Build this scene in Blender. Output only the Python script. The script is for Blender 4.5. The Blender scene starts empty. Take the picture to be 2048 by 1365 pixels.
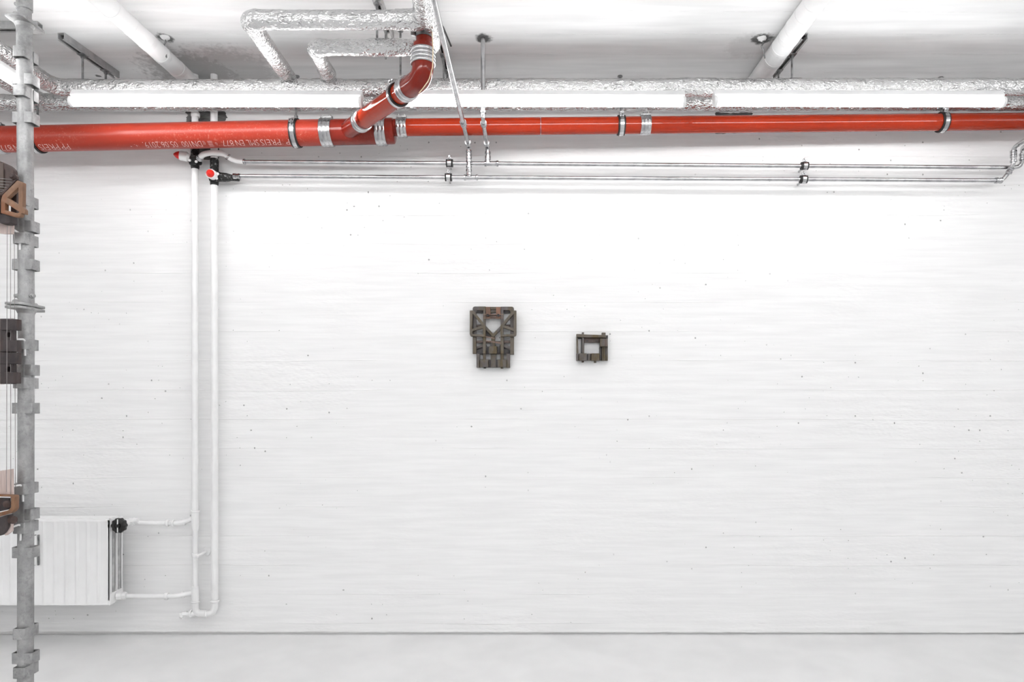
import bpy, bmesh, math, random
from mathutils import Vector, Matrix, noise

random.seed(7)
scene = bpy.context.scene
C = scene.collection

# ------------------------------------------------------------------ camera
F = 1365.0            # focal length in pixels of the 2048 wide frame
VX, VY = 1060.0, 810.0  # vanishing point of the depth direction
H = 1.078             # camera height
DW = 3.2              # distance of the photographed wall
ZC = H + 1.528        # ceiling height
cam_d = bpy.data.cameras.new('camera')
cam = bpy.data.objects.new('camera', cam_d)
C.objects.link(cam)
cam.location = (0, 0, H)
cam.rotation_euler = (math.pi / 2, 0, 0)
cam_d.sensor_width = 36.0
cam_d.lens = 36.0 * F / 2048.0
cam_d.shift_x = -(VX - 1024.0) / 2048.0
cam_d.shift_y = (VY - 682.5) / 2048.0
cam_d.clip_start = 0.02
scene.camera = cam

# ------------------------------------------------------------------ world, exposure
w = bpy.data.worlds.new('world')
scene.world = w
w.use_nodes = True
w.node_tree.nodes['Background'].inputs[0].default_value = (1, 1, 1, 1)
w.node_tree.nodes['Background'].inputs[1].default_value = 0.0
TUBE = 7.0            # brightness of the tube lights over the wall
FILL_TUBE = 13.2      # brightness of the unseen tubes added as room fill
vs = scene.view_settings
vs.view_transform = 'Standard'
vs.look = 'None'
vs.gamma = 1.0
vs.use_curve_mapping = False
vs.exposure = 1.08
scene.cycles.max_bounces = 6
scene.cycles.diffuse_bounces = 6
scene.cycles.glossy_bounces = 3
scene.cycles.use_light_tree = False
scene.cycles.use_adaptive_sampling = True
scene.cycles.adaptive_threshold = 0.08
scene.cycles.adaptive_min_samples = 16


def P(px, py, D):
    return Vector(((px - VX) * D / F, D, H + (VY - py) * D / F))


def S(r, g, b):
    def f(c):
        c /= 255.0
        return c / 12.92 if c <= 0.04045 else ((c + 0.055) / 1.055) ** 2.4
    return (f(r), f(g), f(b), 1.0)


# ------------------------------------------------------------------ materials
class NT:
    def __init__(s, name):
        s.m = bpy.data.materials.new(name)
        s.m.use_nodes = True
        s.t = s.m.node_tree
        s.b = s.t.nodes['Principled BSDF']
        s.tc = None

    def matte(s, color, normal=None):
        """plain diffuse surface instead of the principled one"""
        d = s.n('ShaderNodeBsdfDiffuse')
        s.l(color, d.inputs['Color'])
        if normal is not None:
            s.l(normal, d.inputs['Normal'])
        out = s.t.nodes['Material Output']
        s.l(d.outputs[0], out.inputs['Surface'])
        s.t.nodes.remove(s.b)
        return s.m

    def n(s, typ, **kw):
        nd = s.t.nodes.new(typ)
        for k, v in kw.items():
            if k.startswith('i_'):
                nd.inputs[int(k[2:])].default_value = v
            else:
                setattr(nd, k, v)
        return nd

    def l(s, a, b):
        s.t.links.new(a, b)

    def co(s, scale=(1, 1, 1), loc=(0, 0, 0)):
        if s.tc is None:
            s.tc = s.n('ShaderNodeTexCoord')
        mp = s.n('ShaderNodeMapping')
        mp.inputs['Scale'].default_value = scale
        mp.inputs['Location'].default_value = loc
        s.l(s.tc.outputs['Object'], mp.inputs[0])
        return mp.outputs[0]

    def noise(s, scale, detail=3.0, rough=0.55, vec=None, dist=0.0):
        nd = s.n('ShaderNodeTexNoise')
        nd.inputs['Scale'].default_value = scale
        nd.inputs['Detail'].default_value = detail
        nd.inputs['Roughness'].default_value = rough
        nd.inputs['Distortion'].default_value = dist
        s.l(vec if vec is not None else s.co(), nd.inputs['Vector'])
        return nd.outputs['Fac']

    def noise2(s, scale, detail=2.0, rough=0.55, sc=(1, 1), loc=(0, 0), upright=False):
        """flat noise over a level surface (x, y) or an upright one (x, z)"""
        if s.tc is None:
            s.tc = s.n('ShaderNodeTexCoord')
        mp = s.n('ShaderNodeMapping')
        if upright:
            mp.inputs['Scale'].default_value = (sc[0], 1, sc[1])
            mp.inputs['Rotation'].default_value = (-math.pi / 2, 0, 0)
        else:
            mp.inputs['Scale'].default_value = (sc[0], sc[1], 1)
        mp.inputs['Location'].default_value = (loc[0], loc[1], 0)
        s.l(s.tc.outputs['Object'], mp.inputs[0])
        nd = s.n('ShaderNodeTexNoise', noise_dimensions='2D')
        nd.inputs['Scale'].default_value = scale
        nd.inputs['Detail'].default_value = detail
        nd.inputs['Roughness'].default_value = rough
        s.l(mp.outputs[0], nd.inputs['Vector'])
        return nd.outputs['Fac']

    def vor(s, scale, vec=None, feature='F1'):
        nd = s.n('ShaderNodeTexVoronoi', feature=feature)
        nd.inputs['Scale'].default_value = scale
        s.l(vec if vec is not None else s.co(), nd.inputs['Vector'])
        return nd.outputs['Distance']

    def ramp(s, fac, p0, p1, c0=(0, 0, 0, 1), c1=(1, 1, 1, 1)):
        nd = s.n('ShaderNodeValToRGB')
        e = nd.color_ramp.elements
        e[0].position, e[1].position = p0, p1
        e[0].color, e[1].color = c0, c1
        s.l(fac, nd.inputs[0])
        return nd.outputs[0]

    def math(s, op, a, b=None, c=None):
        nd = s.n('ShaderNodeMath', operation=op)
        for i, v in enumerate((a, b, c)):
            if v is None:
                continue
            if isinstance(v, (int, float)):
                nd.inputs[i].default_value = v
            else:
                s.l(v, nd.inputs[i])
        return nd.outputs[0]

    def mix(s, fac, a, b):
        nd = s.n('ShaderNodeMix', data_type='RGBA')
        for i, v in ((0, fac), (6, a), (7, b)):
            if isinstance(v, (int, float)):
                nd.inputs[i].default_value = v
            elif isinstance(v, tuple):
                nd.inputs[i].default_value = v
            else:
                s.l(v, nd.inputs[i])
        return nd.outputs[2]

    def bump(s, h, strength, dist, prev=None):
        nd = s.n('ShaderNodeBump')
        nd.inputs['Strength'].default_value = strength
        nd.inputs['Distance'].default_value = dist
        s.l(h, nd.inputs['Height'])
        if prev is not None:
            s.l(prev, nd.inputs['Normal'])
        return nd.outputs[0]

    def set(s, color=None, rough=None, metal=None, normal=None, coat=None):
        for key, v in (('Base Color', color), ('Roughness', rough), ('Metallic', metal), ('Normal', normal), ('Coat Weight', coat)):
            if v is None:
                continue
            if isinstance(v, (int, float, tuple)):
                s.b.inputs[key].default_value = v
            else:
                s.l(v, s.b.inputs[key])
        return s.m


def simple(name, c1, c2, rough, metal=0.0, scale=20.0, p=(0.35, 0.65), bs=0.15, bd=0.001, bscale=None, stretch=(1, 1, 1)):
    t = NT(name)
    v = t.co(stretch)
    nz = t.noise(scale, 2.0, 0.6, v)
    col = t.ramp(nz, p[0], p[1], c1, c2)
    nb = t.noise(bscale or scale * 4, 1.0, 0.6, v)
    return t.set(col, rough, metal, t.bump(nb, bs, bd))


def wall_material():
    t = NT('painted_board_formed_concrete')
    sep = t.n('ShaderNodeSeparateXYZ')
    t.l(t.co(), sep.inputs[0])
    wide = t.noise2(1.5, 1.0, 0.55, (0.75, 1.25), (3.3, 1.7), True)
    # joints of the form boards: broken thin horizontal ridges
    zz = t.math('ADD', t.math('MULTIPLY', sep.outputs[2], 7.3), t.math('MULTIPLY', wide, 0.2))
    fr = t.math('FRACT', zz)
    ridge = t.math('SUBTRACT', 1.0, t.math('MINIMUM', t.math('MULTIPLY', t.math('ABSOLUTE', t.math('SUBTRACT', fr, 0.5)), 50.0), 1.0))
    grain = t.noise2(5.0, 2.0, 0.65, (0.5, 9), (0, 0), True)
    ridge = t.math('MULTIPLY', ridge, t.ramp(wide, 0.44, 0.56))
    rough_mask = t.ramp(wide, 0.56, 0.68)
    comb_mask = t.ramp(wide, 0.30, 0.42, (1, 1, 1, 1), (0, 0, 0, 1))
    fine = t.noise2(24.0, 2.0, 0.68, (0.55, 1.6), (0, 0), True)
    speck = t.noise2(60.0, 0.0, 0.5, (1, 1), (5, 2), True)
    msk = t.math('ADD', t.math('MULTIPLY', rough_mask, 1.5), t.math('ADD', t.math('MULTIPLY', comb_mask, 0.8), 0.12))
    pits = t.math('MULTIPLY', t.ramp(speck, 0.90, 0.93), t.ramp(wide, 0.42, 0.55))
    h_ = t.math('ADD', t.math('MULTIPLY', grain, 0.08), t.math('MULTIPLY', ridge, 0.42))
    h_ = t.math('ADD', h_, t.math('MULTIPLY', t.math('MULTIPLY', fine, msk), 0.75))
    h_ = t.math('SUBTRACT', h_, t.math('MULTIPLY', pits, 0.8))
    b = t.bump(h_, 0.8, 0.0036)
    col = t.ramp(grain, 0.3, 0.7, (0.80, 0.80, 0.80, 1), (0.85, 0.85, 0.85, 1))
    col = t.mix(pits, col, (0.4, 0.4, 0.4, 1))  # shade inside the pits is put into the colour
    # bare concrete left unpainted round the risers and behind the drain pipe
    def patch(px, py, hx, hz):
        c = P(px, py, DW)
        dx = t.math('DIVIDE', t.math('SUBTRACT', sep.outputs[0], c.x), hx)
        dz = t.math('DIVIDE', t.math('SUBTRACT', sep.outputs[2], c.z), hz)
        d = t.math('MAXIMUM', t.math('ABSOLUTE', dx), t.math('ABSOLUTE', dz))
        d = t.math('ADD', d, t.math('MULTIPLY', fine, 0.5))
        return t.math('LESS_THAN', d, 1.22)
    pm = patch(412, 234, 0.095, 0.05)
    pm = t.math('MAXIMUM', pm, patch(1468, 246, 0.085, 0.05))
    pm = t.math('MAXIMUM', pm, patch(412, 300, 0.06, 0.05))
    conc = t.ramp(fine, 0.3, 0.7, S(88, 88, 88), S(128, 128, 127))
    col = t.mix(pm, col, conc)
    return t.matte(col, b)


def ceiling_material():
    t = NT('painted_ceiling_concrete')
    sep = t.n('ShaderNodeSeparateXYZ')
    t.l(t.co(), sep.inputs[0])
    streak = t.noise2(3.0, 2.0, 0.65, (0.5, 4.5))
    blot = t.noise2(32.0, 2.0, 0.7)
    col = t.ramp(streak, 0.3, 0.7, (0.78, 0.78, 0.78, 1), (0.89, 0.89, 0.89, 1))
    yy = t.math('FRACT', t.math('ADD', t.math('MULTIPLY', sep.outputs[1], 6.2), t.math('MULTIPLY', streak, 0.15)))
    ridge = t.math('SUBTRACT', 1.0, t.math('MINIMUM', t.math('MULTIPLY', t.math('ABSOLUTE', t.math('SUBTRACT', yy, 0.5)), 60.0), 1.0))
    ridge = t.math('MULTIPLY', ridge, t.ramp(blot, 0.4, 0.6))
    b = t.bump(t.math('ADD', t.math('MULTIPLY', streak, 0.3), t.math('MULTIPLY', ridge, 0.5)), 0.8, 0.004)
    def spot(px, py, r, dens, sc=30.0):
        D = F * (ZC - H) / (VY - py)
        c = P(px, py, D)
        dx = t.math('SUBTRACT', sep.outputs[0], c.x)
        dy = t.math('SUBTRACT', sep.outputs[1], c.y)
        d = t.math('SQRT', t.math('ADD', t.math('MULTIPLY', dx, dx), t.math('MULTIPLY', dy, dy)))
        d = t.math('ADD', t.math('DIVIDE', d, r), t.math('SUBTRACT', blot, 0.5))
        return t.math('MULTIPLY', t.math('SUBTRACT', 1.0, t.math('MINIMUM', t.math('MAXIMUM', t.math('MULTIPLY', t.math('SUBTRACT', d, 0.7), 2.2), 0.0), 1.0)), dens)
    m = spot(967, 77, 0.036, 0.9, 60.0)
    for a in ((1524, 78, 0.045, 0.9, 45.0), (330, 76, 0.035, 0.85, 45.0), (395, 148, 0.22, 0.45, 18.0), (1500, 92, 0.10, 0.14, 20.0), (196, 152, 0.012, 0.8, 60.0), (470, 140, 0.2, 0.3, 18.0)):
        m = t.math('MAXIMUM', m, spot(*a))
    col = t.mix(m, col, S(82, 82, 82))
    return t.matte(col, b)


def foil_material():
    t = NT('aluminium_foil')
    big = t.noise(46.0, 2.0, 0.6, t.co((0.75, 1, 1)))
    h_ = t.math('ADD', t.math('MULTIPLY', big, 0.3), t.math('MULTIPLY', t.math('ABSOLUTE', t.math('SUBTRACT', big, 0.5)), 1.1))
    return t.set((0.70, 0.70, 0.70, 1), 0.22, 0.85, t.bump(h_, 1.0, 0.016))


def red_material(name, base, dust, r0=0.22, r1=0.32, spec=0.3):
    t = NT(name)
    nz = t.noise(9.0, 3.0, 0.6, t.co((0.6, 1, 1)))
    col = t.ramp(nz, 0.3, 0.75, base, tuple(min(1, c * 1.15) for c in base[:3]) + (1,))
    sp = t.ramp(t.noise(110.0, 3.0, 0.7), 0.55, 0.75)
    msk = t.ramp(nz, 0.42, 0.66)
    col = t.mix(t.math('MULTIPLY', t.math('MULTIPLY', sp, msk), dust), col, S(205, 150, 130))
    rg = t.ramp(nz, 0.3, 0.7, (r0, r0, r0, 1), (r1, r1, r1, 1))
    t.b.inputs['Specular IOR Level'].default_value = spec
    return t.set(col, rg, 0.0, None, 0.0)


def ceramic(name, c1, c2, c3, rough=0.42):
    t = NT(name)
    n1 = t.noise(28.0, 4.0, 0.6, t.co((1, 1, 0.6)))
    col = t.ramp(n1, 0.35, 0.65, c1, c2)
    n2 = t.ramp(t.noise(16.0, 3.0, 0.6, t.co((1.4, 1, 0.5), (3, 1, 2))), 0.5, 0.64)
    col = t.mix(n2, col, c3)
    return t.set(col, rough, 0.0, t.bump(t.noise(110.0, 3.0, 0.6), 0.25, 0.0015))


def galvanised():
    t = NT('galvanised_steel')
    v = t.vor(70.0, t.co((1, 1, 0.7)))
    n1 = t.noise(18.0, 5.0, 0.65)
    n2 = t.ramp(t.noise(45.0, 4.0, 0.7, t.co((1, 1, 0.8))), 0.52, 0.72)
    col = t.ramp(n1, 0.3, 0.7, S(142, 142, 142), S(186, 186, 186))
    col = t.mix(t.math('MULTIPLY', n2, 0.55), col, S(104, 104, 104))
    rg = t.ramp(v, 0.0, 0.7, (0.38, 0.38, 0.38, 1), (0.55, 0.55, 0.55, 1))
    return t.set(col, rg, 0.55, t.bump(n1, 0.15, 0.001))


def emit(name, strength):
    t = NT(name)
    t.set((0.9, 0.9, 0.9, 1), 0.4, 0.0)
    t.b.inputs['Emission Color'].default_value = (1, 1, 1, 1)
    t.b.inputs['Emission Strength'].default_value = strength
    return t.m


M = {}
M['wall'] = wall_material()
M['ceil'] = ceiling_material()
tp = NT('painted_floor')
tn = tp.noise2(4.0, 2.0, 0.6)
M['floor'] = tp.matte(tp.ramp(tn, 0.3, 0.7, (0.72, 0.72, 0.72, 1), (0.77, 0.77, 0.77, 1)), tp.bump(tn, 0.3, 0.004))
tp = NT('plain_white_plaster')
M['plain'] = tp.matte(tp.ramp(tp.noise(3.0, 0.0), 0.3, 0.7, (0.80, 0.80, 0.80, 1), (0.85, 0.85, 0.85, 1)))
M['foil'] = foil_material()
M['red100'] = red_material('red_drain_paint_dusty', S(154, 48, 32), 0.6, 0.28, 0.36, 0.4)
M['red70'] = red_material('red_drain_paint_glossy', S(152, 41, 14), 0.07, 0.10, 0.14, 0.4)
M['redfit'] = red_material('red_fitting_paint_shaded', S(120, 30, 18), 0.1, 0.14, 0.2, 0.4)  # fitting red, darkened: the elbow's dim light is put into the colour
M['print'] = simple('white_print', S(225, 190, 185), S(235, 205, 200), 0.5)
M['steel'] = simple('brushed_steel', S(175, 175, 177), S(205, 205, 206), 0.22, 1.0, 30.0, bs=0.05)
M['steel_dull'] = simple('zinc_steel', S(120, 120, 121), S(165, 165, 165), 0.38, 0.9, 40.0)
M['strut'] = simple('dull_zinc_channel', S(165, 165, 165), S(188, 188, 188), 0.5, 0.2, 25.0)
M['dark'] = simple('channel_inside_shade', S(34, 34, 34), S(52, 52, 52), 0.6, 0.2, 25.0)
M['rubber'] = simple('black_rubber', S(22, 22, 22), S(40, 40, 40), 0.55, 0, 40.0)
M['insul'] = simple('black_insulation_with_paint_specks', S(24, 24, 24), S(120, 120, 120), 0.6, 0, 90.0, p=(0.55, 0.66), bs=0.4)
M['white'] = simple('white_gloss_paint', (0.80, 0.80, 0.80, 1), (0.86, 0.86, 0.86, 1), 0.28, 0, 12.0, bs=0.12, bscale=70.0)
M['radiator'] = simple('white_radiator_enamel', (0.82, 0.82, 0.82, 1), (0.86, 0.86, 0.86, 1), 0.35, 0, 8.0, bs=0.05)
M['rad_in'] = simple('grey_radiator_inside', S(150, 150, 150), S(190, 190, 190), 0.5, 0, 20.0)
M['duct'] = simple('white_wrapped_duct', (0.78, 0.78, 0.78, 1), (0.85, 0.85, 0.85, 1), 0.5, 0, 6.0, bs=0.12, bscale=25.0)
M['plastic'] = simple('white_plastic', (0.78, 0.78, 0.78, 1), (0.84, 0.84, 0.84, 1), 0.4, 0, 10.0)
M['redcap'] = simple('red_plastic', S(215, 26, 18), S(228, 40, 28), 0.3, 0, 10.0)
M['black'] = simple('black_plastic', S(16, 16, 16), S(30, 30, 30), 0.35, 0, 30.0)
M['galv'] = galvanised()
M['tube'] = emit('lit_tube', TUBE)
M['fill_tube'] = emit('unseen_fill_tube', FILL_TUBE)
M['cream'] = simple('cream_cable', S(222, 200, 165), S(232, 212, 180), 0.45)
M['copper'] = simple('copper_wire', S(138, 110, 96), S(158, 130, 116), 0.4, 0.2)
M['grey_c'] = ceramic('grey_brown_ceramic', S(76, 70, 68), S(100, 94, 93), S(84, 74, 56))
M['olive_c'] = ceramic('olive_glazed_ceramic', S(82, 74, 62), S(98, 90, 80), S(80, 66, 38))
M['dark_c'] = ceramic('dark_fired_ceramic', S(44, 40, 42), S(62, 57, 58), S(54, 44, 40))
M['rust_c'] = ceramic('rust_ceramic', S(118, 82, 62), S(136, 97, 76), S(104, 74, 56))
M['rustb_c'] = ceramic('brown_rust_ceramic', S(78, 65, 60), S(92, 76, 69), S(74, 61, 52))
M['choc_c'] = ceramic('chocolate_ceramic', S(58, 44, 42), S(80, 62, 58), S(72, 52, 44), 0.55)
M['char_c'] = ceramic('charcoal_ceramic', S(48, 42, 44), S(70, 62, 62), S(62, 48, 46), 0.6)
M['tan_c'] = ceramic('tan_ceramic', S(112, 80, 58), S(138, 102, 76), S(128, 78, 46))
M['board'] = simple('pale_pink_wood', S(186, 168, 162), S(208, 192, 186), 0.7, 0, 14.0, stretch=(6, 6, 0.6), bs=0.2)
M['thread'] = simple('grey_thread', S(120, 116, 114), S(150, 146, 144), 0.7)


# ------------------------------------------------------------------ building tools
ORG = {}


def tag(o, label=None, cat=None, group=None, kind=None):
    if label:
        o['label'] = label
    if cat:
        o['category'] = cat
    if group:
        o['group'] = group
    if kind:
        o['kind'] = kind
    return o


def thing(name, loc, label, cat, group=None):
    o = bpy.data.objects.new(name, None)
    C.objects.link(o)
    o.empty_display_size = 0.05
    o.location = loc
    ORG[o] = Vector(loc)
    return tag(o, label, cat, group)


def frame_of(d):
    d = Vector(d).normalized()
    up = Vector((0, 0, 1)) if abs(d.z) < 0.95 else Vector((0, 1, 0))
    a = d.cross(up).normalized()
    b = a.cross(d).normalized()
    return d, a, b


class MB:
    def __init__(s):
        s.v = []
        s.f = []

    def add(s, vs_, fs_):
        o = len(s.v)
        s.v += [Vector(q) for q in vs_]
        s.f += [tuple(i + o for i in f) for f in fs_]
        return s

    def box(s, c, size, rot=None):
        hx, hy, hz = (q / 2 for q in size)
        vs_ = [Vector((x, y, z)) for x in (-hx, hx) for y in (-hy, hy) for z in (-hz, hz)]
        if rot is not None:
            vs_ = [rot @ q for q in vs_]
        vs_ = [q + Vector(c) for q in vs_]
        return s.add(vs_, [(0, 1, 3, 2), (4, 6, 7, 5), (0, 4, 5, 1), (2, 3, 7, 6), (0, 2, 6, 4), (1, 5, 7, 3)])

    def bar(s, p0, p1, wa, wb):
        """box from p0 to p1; wa across (level), wb the other way"""
        p0, p1 = Vector(p0), Vector(p1)
        d, a, b = frame_of(p1 - p0)
        vs_ = []
        for q in (p0, p1):
            for i, j in ((-1, -1), (1, -1), (1, 1), (-1, 1)):
                vs_.append(q + a * (i * wa / 2) + b * (j * wb / 2))
        return s.add(vs_, [(3, 2, 1, 0), (4, 5, 6, 7), (0, 1, 5, 4), (1, 2, 6, 5), (2, 3, 7, 6), (3, 0, 4, 7)])

    def tube(s, path, r, seg=16, caps=True, jit=None):
        pts = [Vector(q) for q in path]
        n = len(pts)
        rs = r if isinstance(r, (list, tuple)) else [r] * n
        tang = []
        for i in range(n):
            tang.append((pts[min(i + 1, n - 1)] - pts[max(i - 1, 0)]).normalized())
        _, a, b = frame_of(tang[0])
        vs_, fs_ = [], []
        for i in range(n):
            if i:
                q = tang[i - 1].rotation_difference(tang[i])
                a = q @ a
                b = q @ b
            for k in range(seg):
                t = 2 * math.pi * k / seg
                rr = rs[i]
                e = a * math.cos(t) + b * math.sin(t)
                if jit:
                    rr = jit(pts[i] + e * rr, rr)
                vs_.append(pts[i] + e * rr)
        for i in range(n - 1):
            for k in range(seg):
                k2 = (k + 1) % seg
                fs_.append((i * seg + k, i * seg + k2, (i + 1) * seg + k2, (i + 1) * seg + k))
        if caps:
            fs_.append(tuple(reversed(range(seg))))
            fs_.append(tuple(range((n - 1) * seg, n * seg)))
        return s.add(vs_, fs_)

    def lathe(s, prof, o, axis, seg=32, closed=False, fn=None):
        """prof: (distance along the axis, radius)"""
        d, a, b = frame_of(axis)
        o = Vector(o)
        n = len(prof)
        vs_, fs_ = [], []
        for h_, r_ in prof:
            for k in range(seg):
                t = 2 * math.pi * k / seg
                rr = fn(t, r_) if fn else r_
                vs_.append(o + d * h_ + (a * math.cos(t) + b * math.sin(t)) * rr)
        m = n if closed else n - 1
        for i in range(m):
            j = (i + 1) % n
            for k in range(seg):
                k2 = (k + 1) % seg
                fs_.append((i * seg + k, i * seg + k2, j * seg + k2, j * seg + k))
        if not closed:
            fs_.append(tuple(reversed(range(seg))))
            fs_.append(tuple(range((n - 1) * seg, n * seg)))
        return s.add(vs_, fs_)

    def strap(s, pts2, th, o, u, v, wdir, width):
        """bent flat bar: plan points (u, v), thickness inwards, swept along wdir by width"""
        o, u, v, wdir = Vector(o), Vector(u), Vector(v), Vector(wdir)
        n = len(pts2)
        inner = []
        for i in range(n):
            p = Vector(pts2[i])
            a = Vector(pts2[max(i - 1, 0)])
            b = Vector(pts2[min(i + 1, n - 1)])
            t = (b - a).normalized()
            inner.append(p + Vector((-t.y, t.x)) * th)
        vs_ = []
        for z in (-width / 2, width / 2):
            for lst in (pts2, inner):
                for p in lst:
                    vs_.append(o + u * p[0] + v * p[1] + wdir * z)
        fs_ = []
        A, B, A2, B2 = 0, n, 2 * n, 3 * n
        for i in range(n - 1):
            fs_ += [(A + i, A + i + 1, A2 + i + 1, A2 + i), (B + i + 1, B + i, B2 + i, B2 + i + 1),
                    (A + i + 1, A + i, B + i, B + i + 1), (A2 + i, A2 + i + 1, B2 + i + 1, B2 + i)]
        fs_ += [(A, A2, B2, B), (A + n - 1, B + n - 1, B2 + n - 1, A2 + n - 1)]
        return s.add(vs_, fs_)

    def build(s, name, mat, parent=None, bevel=0.0, smooth=True, origin=None, angle=38, segs=2):
        if parent is not None:
            org = ORG[parent]
        elif origin is not None:
            org = Vector(origin)
        else:
            org = Vector((sum(q.x for q in s.v) / len(s.v), sum(q.y for q in s.v) / len(s.v), min(q.z for q in s.v)))
        me = bpy.data.meshes.new(name)
        me.from_pydata([q - org for q in s.v], [], s.f)
        bm = bmesh.new()
        bm.from_mesh(me)
        bmesh.ops.recalc_face_normals(bm, faces=bm.faces)
        if bevel > 0:
            es = [e for e in bm.edges if len(e.link_faces) == 2 and e.calc_face_angle(0) > 0.6]
            bmesh.ops.bevel(bm, geom=es, offset=bevel, segments=segs, affect='EDGES', profile=0.5, clamp_overlap=True)
        bm.to_mesh(me)
        bm.free()
        if smooth:
            me.polygons.foreach_set('use_smooth', [True] * len(me.polygons))
            me.set_sharp_from_angle(angle=math.radians(angle))
        me.materials.append(mat if not isinstance(mat, str) else M[mat])
        o = bpy.data.objects.new(name, me)
        C.objects.link(o)
        if parent is not None:
            o.parent = parent
        else:
            o.location = org
        ORG[o] = org
        return o


def bend(pts, rad, n=8):
    """polyline with rounded corners"""
    pts = [Vector(q) for q in pts]
    rads = rad if isinstance(rad, (list, tuple)) else [rad] * len(pts)
    out = [pts[0]]
    for i in range(1, len(pts) - 1):
        a, p, b = pts[i - 1], pts[i], pts[i + 1]
        u, v = (a - p).normalized(), (b - p).normalized()
        ang = u.angle(v)
        if ang > 3.1:
            out.append(p)
            continue
        d = min(rads[i] / math.tan(ang / 2), (a - p).length * 0.49, (b - p).length * 0.49)
        p0, p1 = p + u * d, p + v * d
        for k in range(n + 1):
            t = k / n
            out.append(p0 * (1 - t) ** 2 + p * (2 * t * (1 - t)) + p1 * t * t)
    out.append(pts[-1])
    return out


def resample(pts, step):
    pts = [Vector(q) for q in pts]
    out = [pts[0]]
    acc = 0.0
    for a, b in zip(pts[:-1], pts[1:]):
        L = (b - a).length
        pos = step - acc
        while pos < L:
            out.append(a + (b - a) * (pos / L))
            pos += step
        acc = (acc + L) % step
    out.append(pts[-1])
    return out


def fillet2(poly, rads, n=5):
    m = len(poly)
    out = []
    for i in range(m):
        p = Vector(poly[i]).to_2d()
        r = rads[i] if isinstance(rads, (list, tuple)) else rads
        a, b = Vector(poly[i - 1]).to_2d(), Vector(poly[(i + 1) % m]).to_2d()
        u, v = (a - p), (b - p)
        if r <= 0:
            out.append(p)
            continue
        d = min(r, u.length * 0.45, v.length * 0.45)
        p0, p1 = p + u.normalized() * d, p + v.normalized() * d
        for k in range(n + 1):
            t = k / n
            out.append(p0 * (1 - t) ** 2 + p * (2 * t * (1 - t)) + p1 * t * t)
    return out


def plate(name, outer, holes, y0, y1, mat, parent, conv, bevel=0.0012, rad=0, hrad=0):
    """flat piece with holes, outline in pixels turned to metres by conv; from depth y0 (front) to y1"""
    cu = bpy.data.curves.new(name, 'CURVE')
    cu.dimensions = '2D'
    cu.fill_mode = 'BOTH'
    th = abs(y1 - y0)
    cu.bevel_depth = min(bevel, th * 0.3)
    cu.bevel_resolution = 1
    cu.extrude = max(th / 2 - cu.bevel_depth, 0.0002)
    cu.offset = -cu.bevel_depth
    for lst, r in [(outer, rad)] + [(h, hrad) for h in holes]:
        if isinstance(lst, dict):
            r = lst['r']
            lst = lst['p']
        pts = [conv(*q) for q in fillet2(lst, r)]
        area = sum(pts[i - 1][0] * pts[i][1] - pts[i][0] * pts[i - 1][1] for i in range(len(pts)))
        if (area < 0):
            pts.reverse()
        sp = cu.splines.new('POLY')
        sp.points.add(len(pts) - 1)
        for q, p in zip(sp.points, pts):
            q.co = (p[0], p[1], 0, 1)
        sp.use_cyclic_u = True
    tmp = bpy.data.objects.new('tmp', cu)
    C.objects.link(tmp)
    dg = bpy.context.evaluated_depsgraph_get()
    dg.update()
    me0 = bpy.data.meshes.new_from_object(tmp.evaluated_get(dg))
    mb = MB()
    ym = (y0 + y1) / 2
    mb.add([(q.co.x, ym - q.co.z, q.co.y) for q in me0.vertices], [tuple(p.vertices) for p in me0.polygons])
    bpy.data.objects.remove(tmp)
    bpy.data.curves.remove(cu)
    bpy.data.meshes.remove(me0)
    bm = bmesh.new()
    me = bpy.data.meshes.new('w')
    me.from_pydata(mb.v, [], mb.f)
    bm.from_mesh(me)
    bmesh.ops.remove_doubles(bm, verts=bm.verts, dist=1e-5)
    bm.verts.index_update()
    mb2 = MB()
    mb2.add([v.co.copy() for v in bm.verts], [tuple(v.index for v in f.verts) for f in bm.faces])
    bm.free()
    bpy.data.meshes.remove(me)
    return mb2.build(name, mat, parent, angle=30)


def rect(x0, y0, x1, y1):
    return [(x0, y0), (x1, y0), (x1, y1), (x0, y1)]


# ------------------------------------------------------------------ room shell
XL, XR, YR = -4.6, 4.6, -4.2


def struct(o):
    o['kind'] = 'structure'
    return o


mb = MB()
nx = 460
rows = [0.0125, 0.03, ZC]
vs_, fs_ = [], []
for i in range(nx + 1):
    x = XL + (XR - XL) * i / nx
    e = 0.0016 * noise.noise(Vector((x * 18, 0, 0))) + (0.0022 * noise.noise(Vector((x * 45, 3, 0))) if x < -0.6 else 0)
    px_slope = 0.0009 * (x + 1.2)
    vs_ += [(x, DW + 0.06, rows[0] + e - px_slope), (x, DW - 0.002 + e * 0.6, rows[0] + e - px_slope), (x, DW, rows[1]), (x, DW, rows[2] + 0.02), (x, DW + 0.06, rows[2] + 0.02)]
for i in range(nx):
    for k in range(4):
        a = i * 5 + k
        fs_.append((a, a + 5, a + 6, a + 1))
struct(mb.add(vs_, fs_).build('wall_back', 'wall', origin=(0, 0, 0), angle=60))
struct(MB().box(((XL + XR) / 2, DW + 0.11, 0.01), (XR - XL, 0.196, 0.06)).build('baseboard_back', 'floor', origin=(0, 0, 0)))
struct(MB().box(((XL + XR) / 2, (YR + DW) / 2, -0.05), (XR - XL + 0.4, DW - YR + 0.4, 0.1)).build('floor', 'floor', origin=(0, 0, 0)))
struct(MB().box(((XL + XR) / 2, (YR + DW) / 2, ZC + 0.05), (XR - XL + 0.4, DW - YR + 0.4, 0.1)).build('ceiling', 'ceil', origin=(0, 0, 0)))
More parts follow.
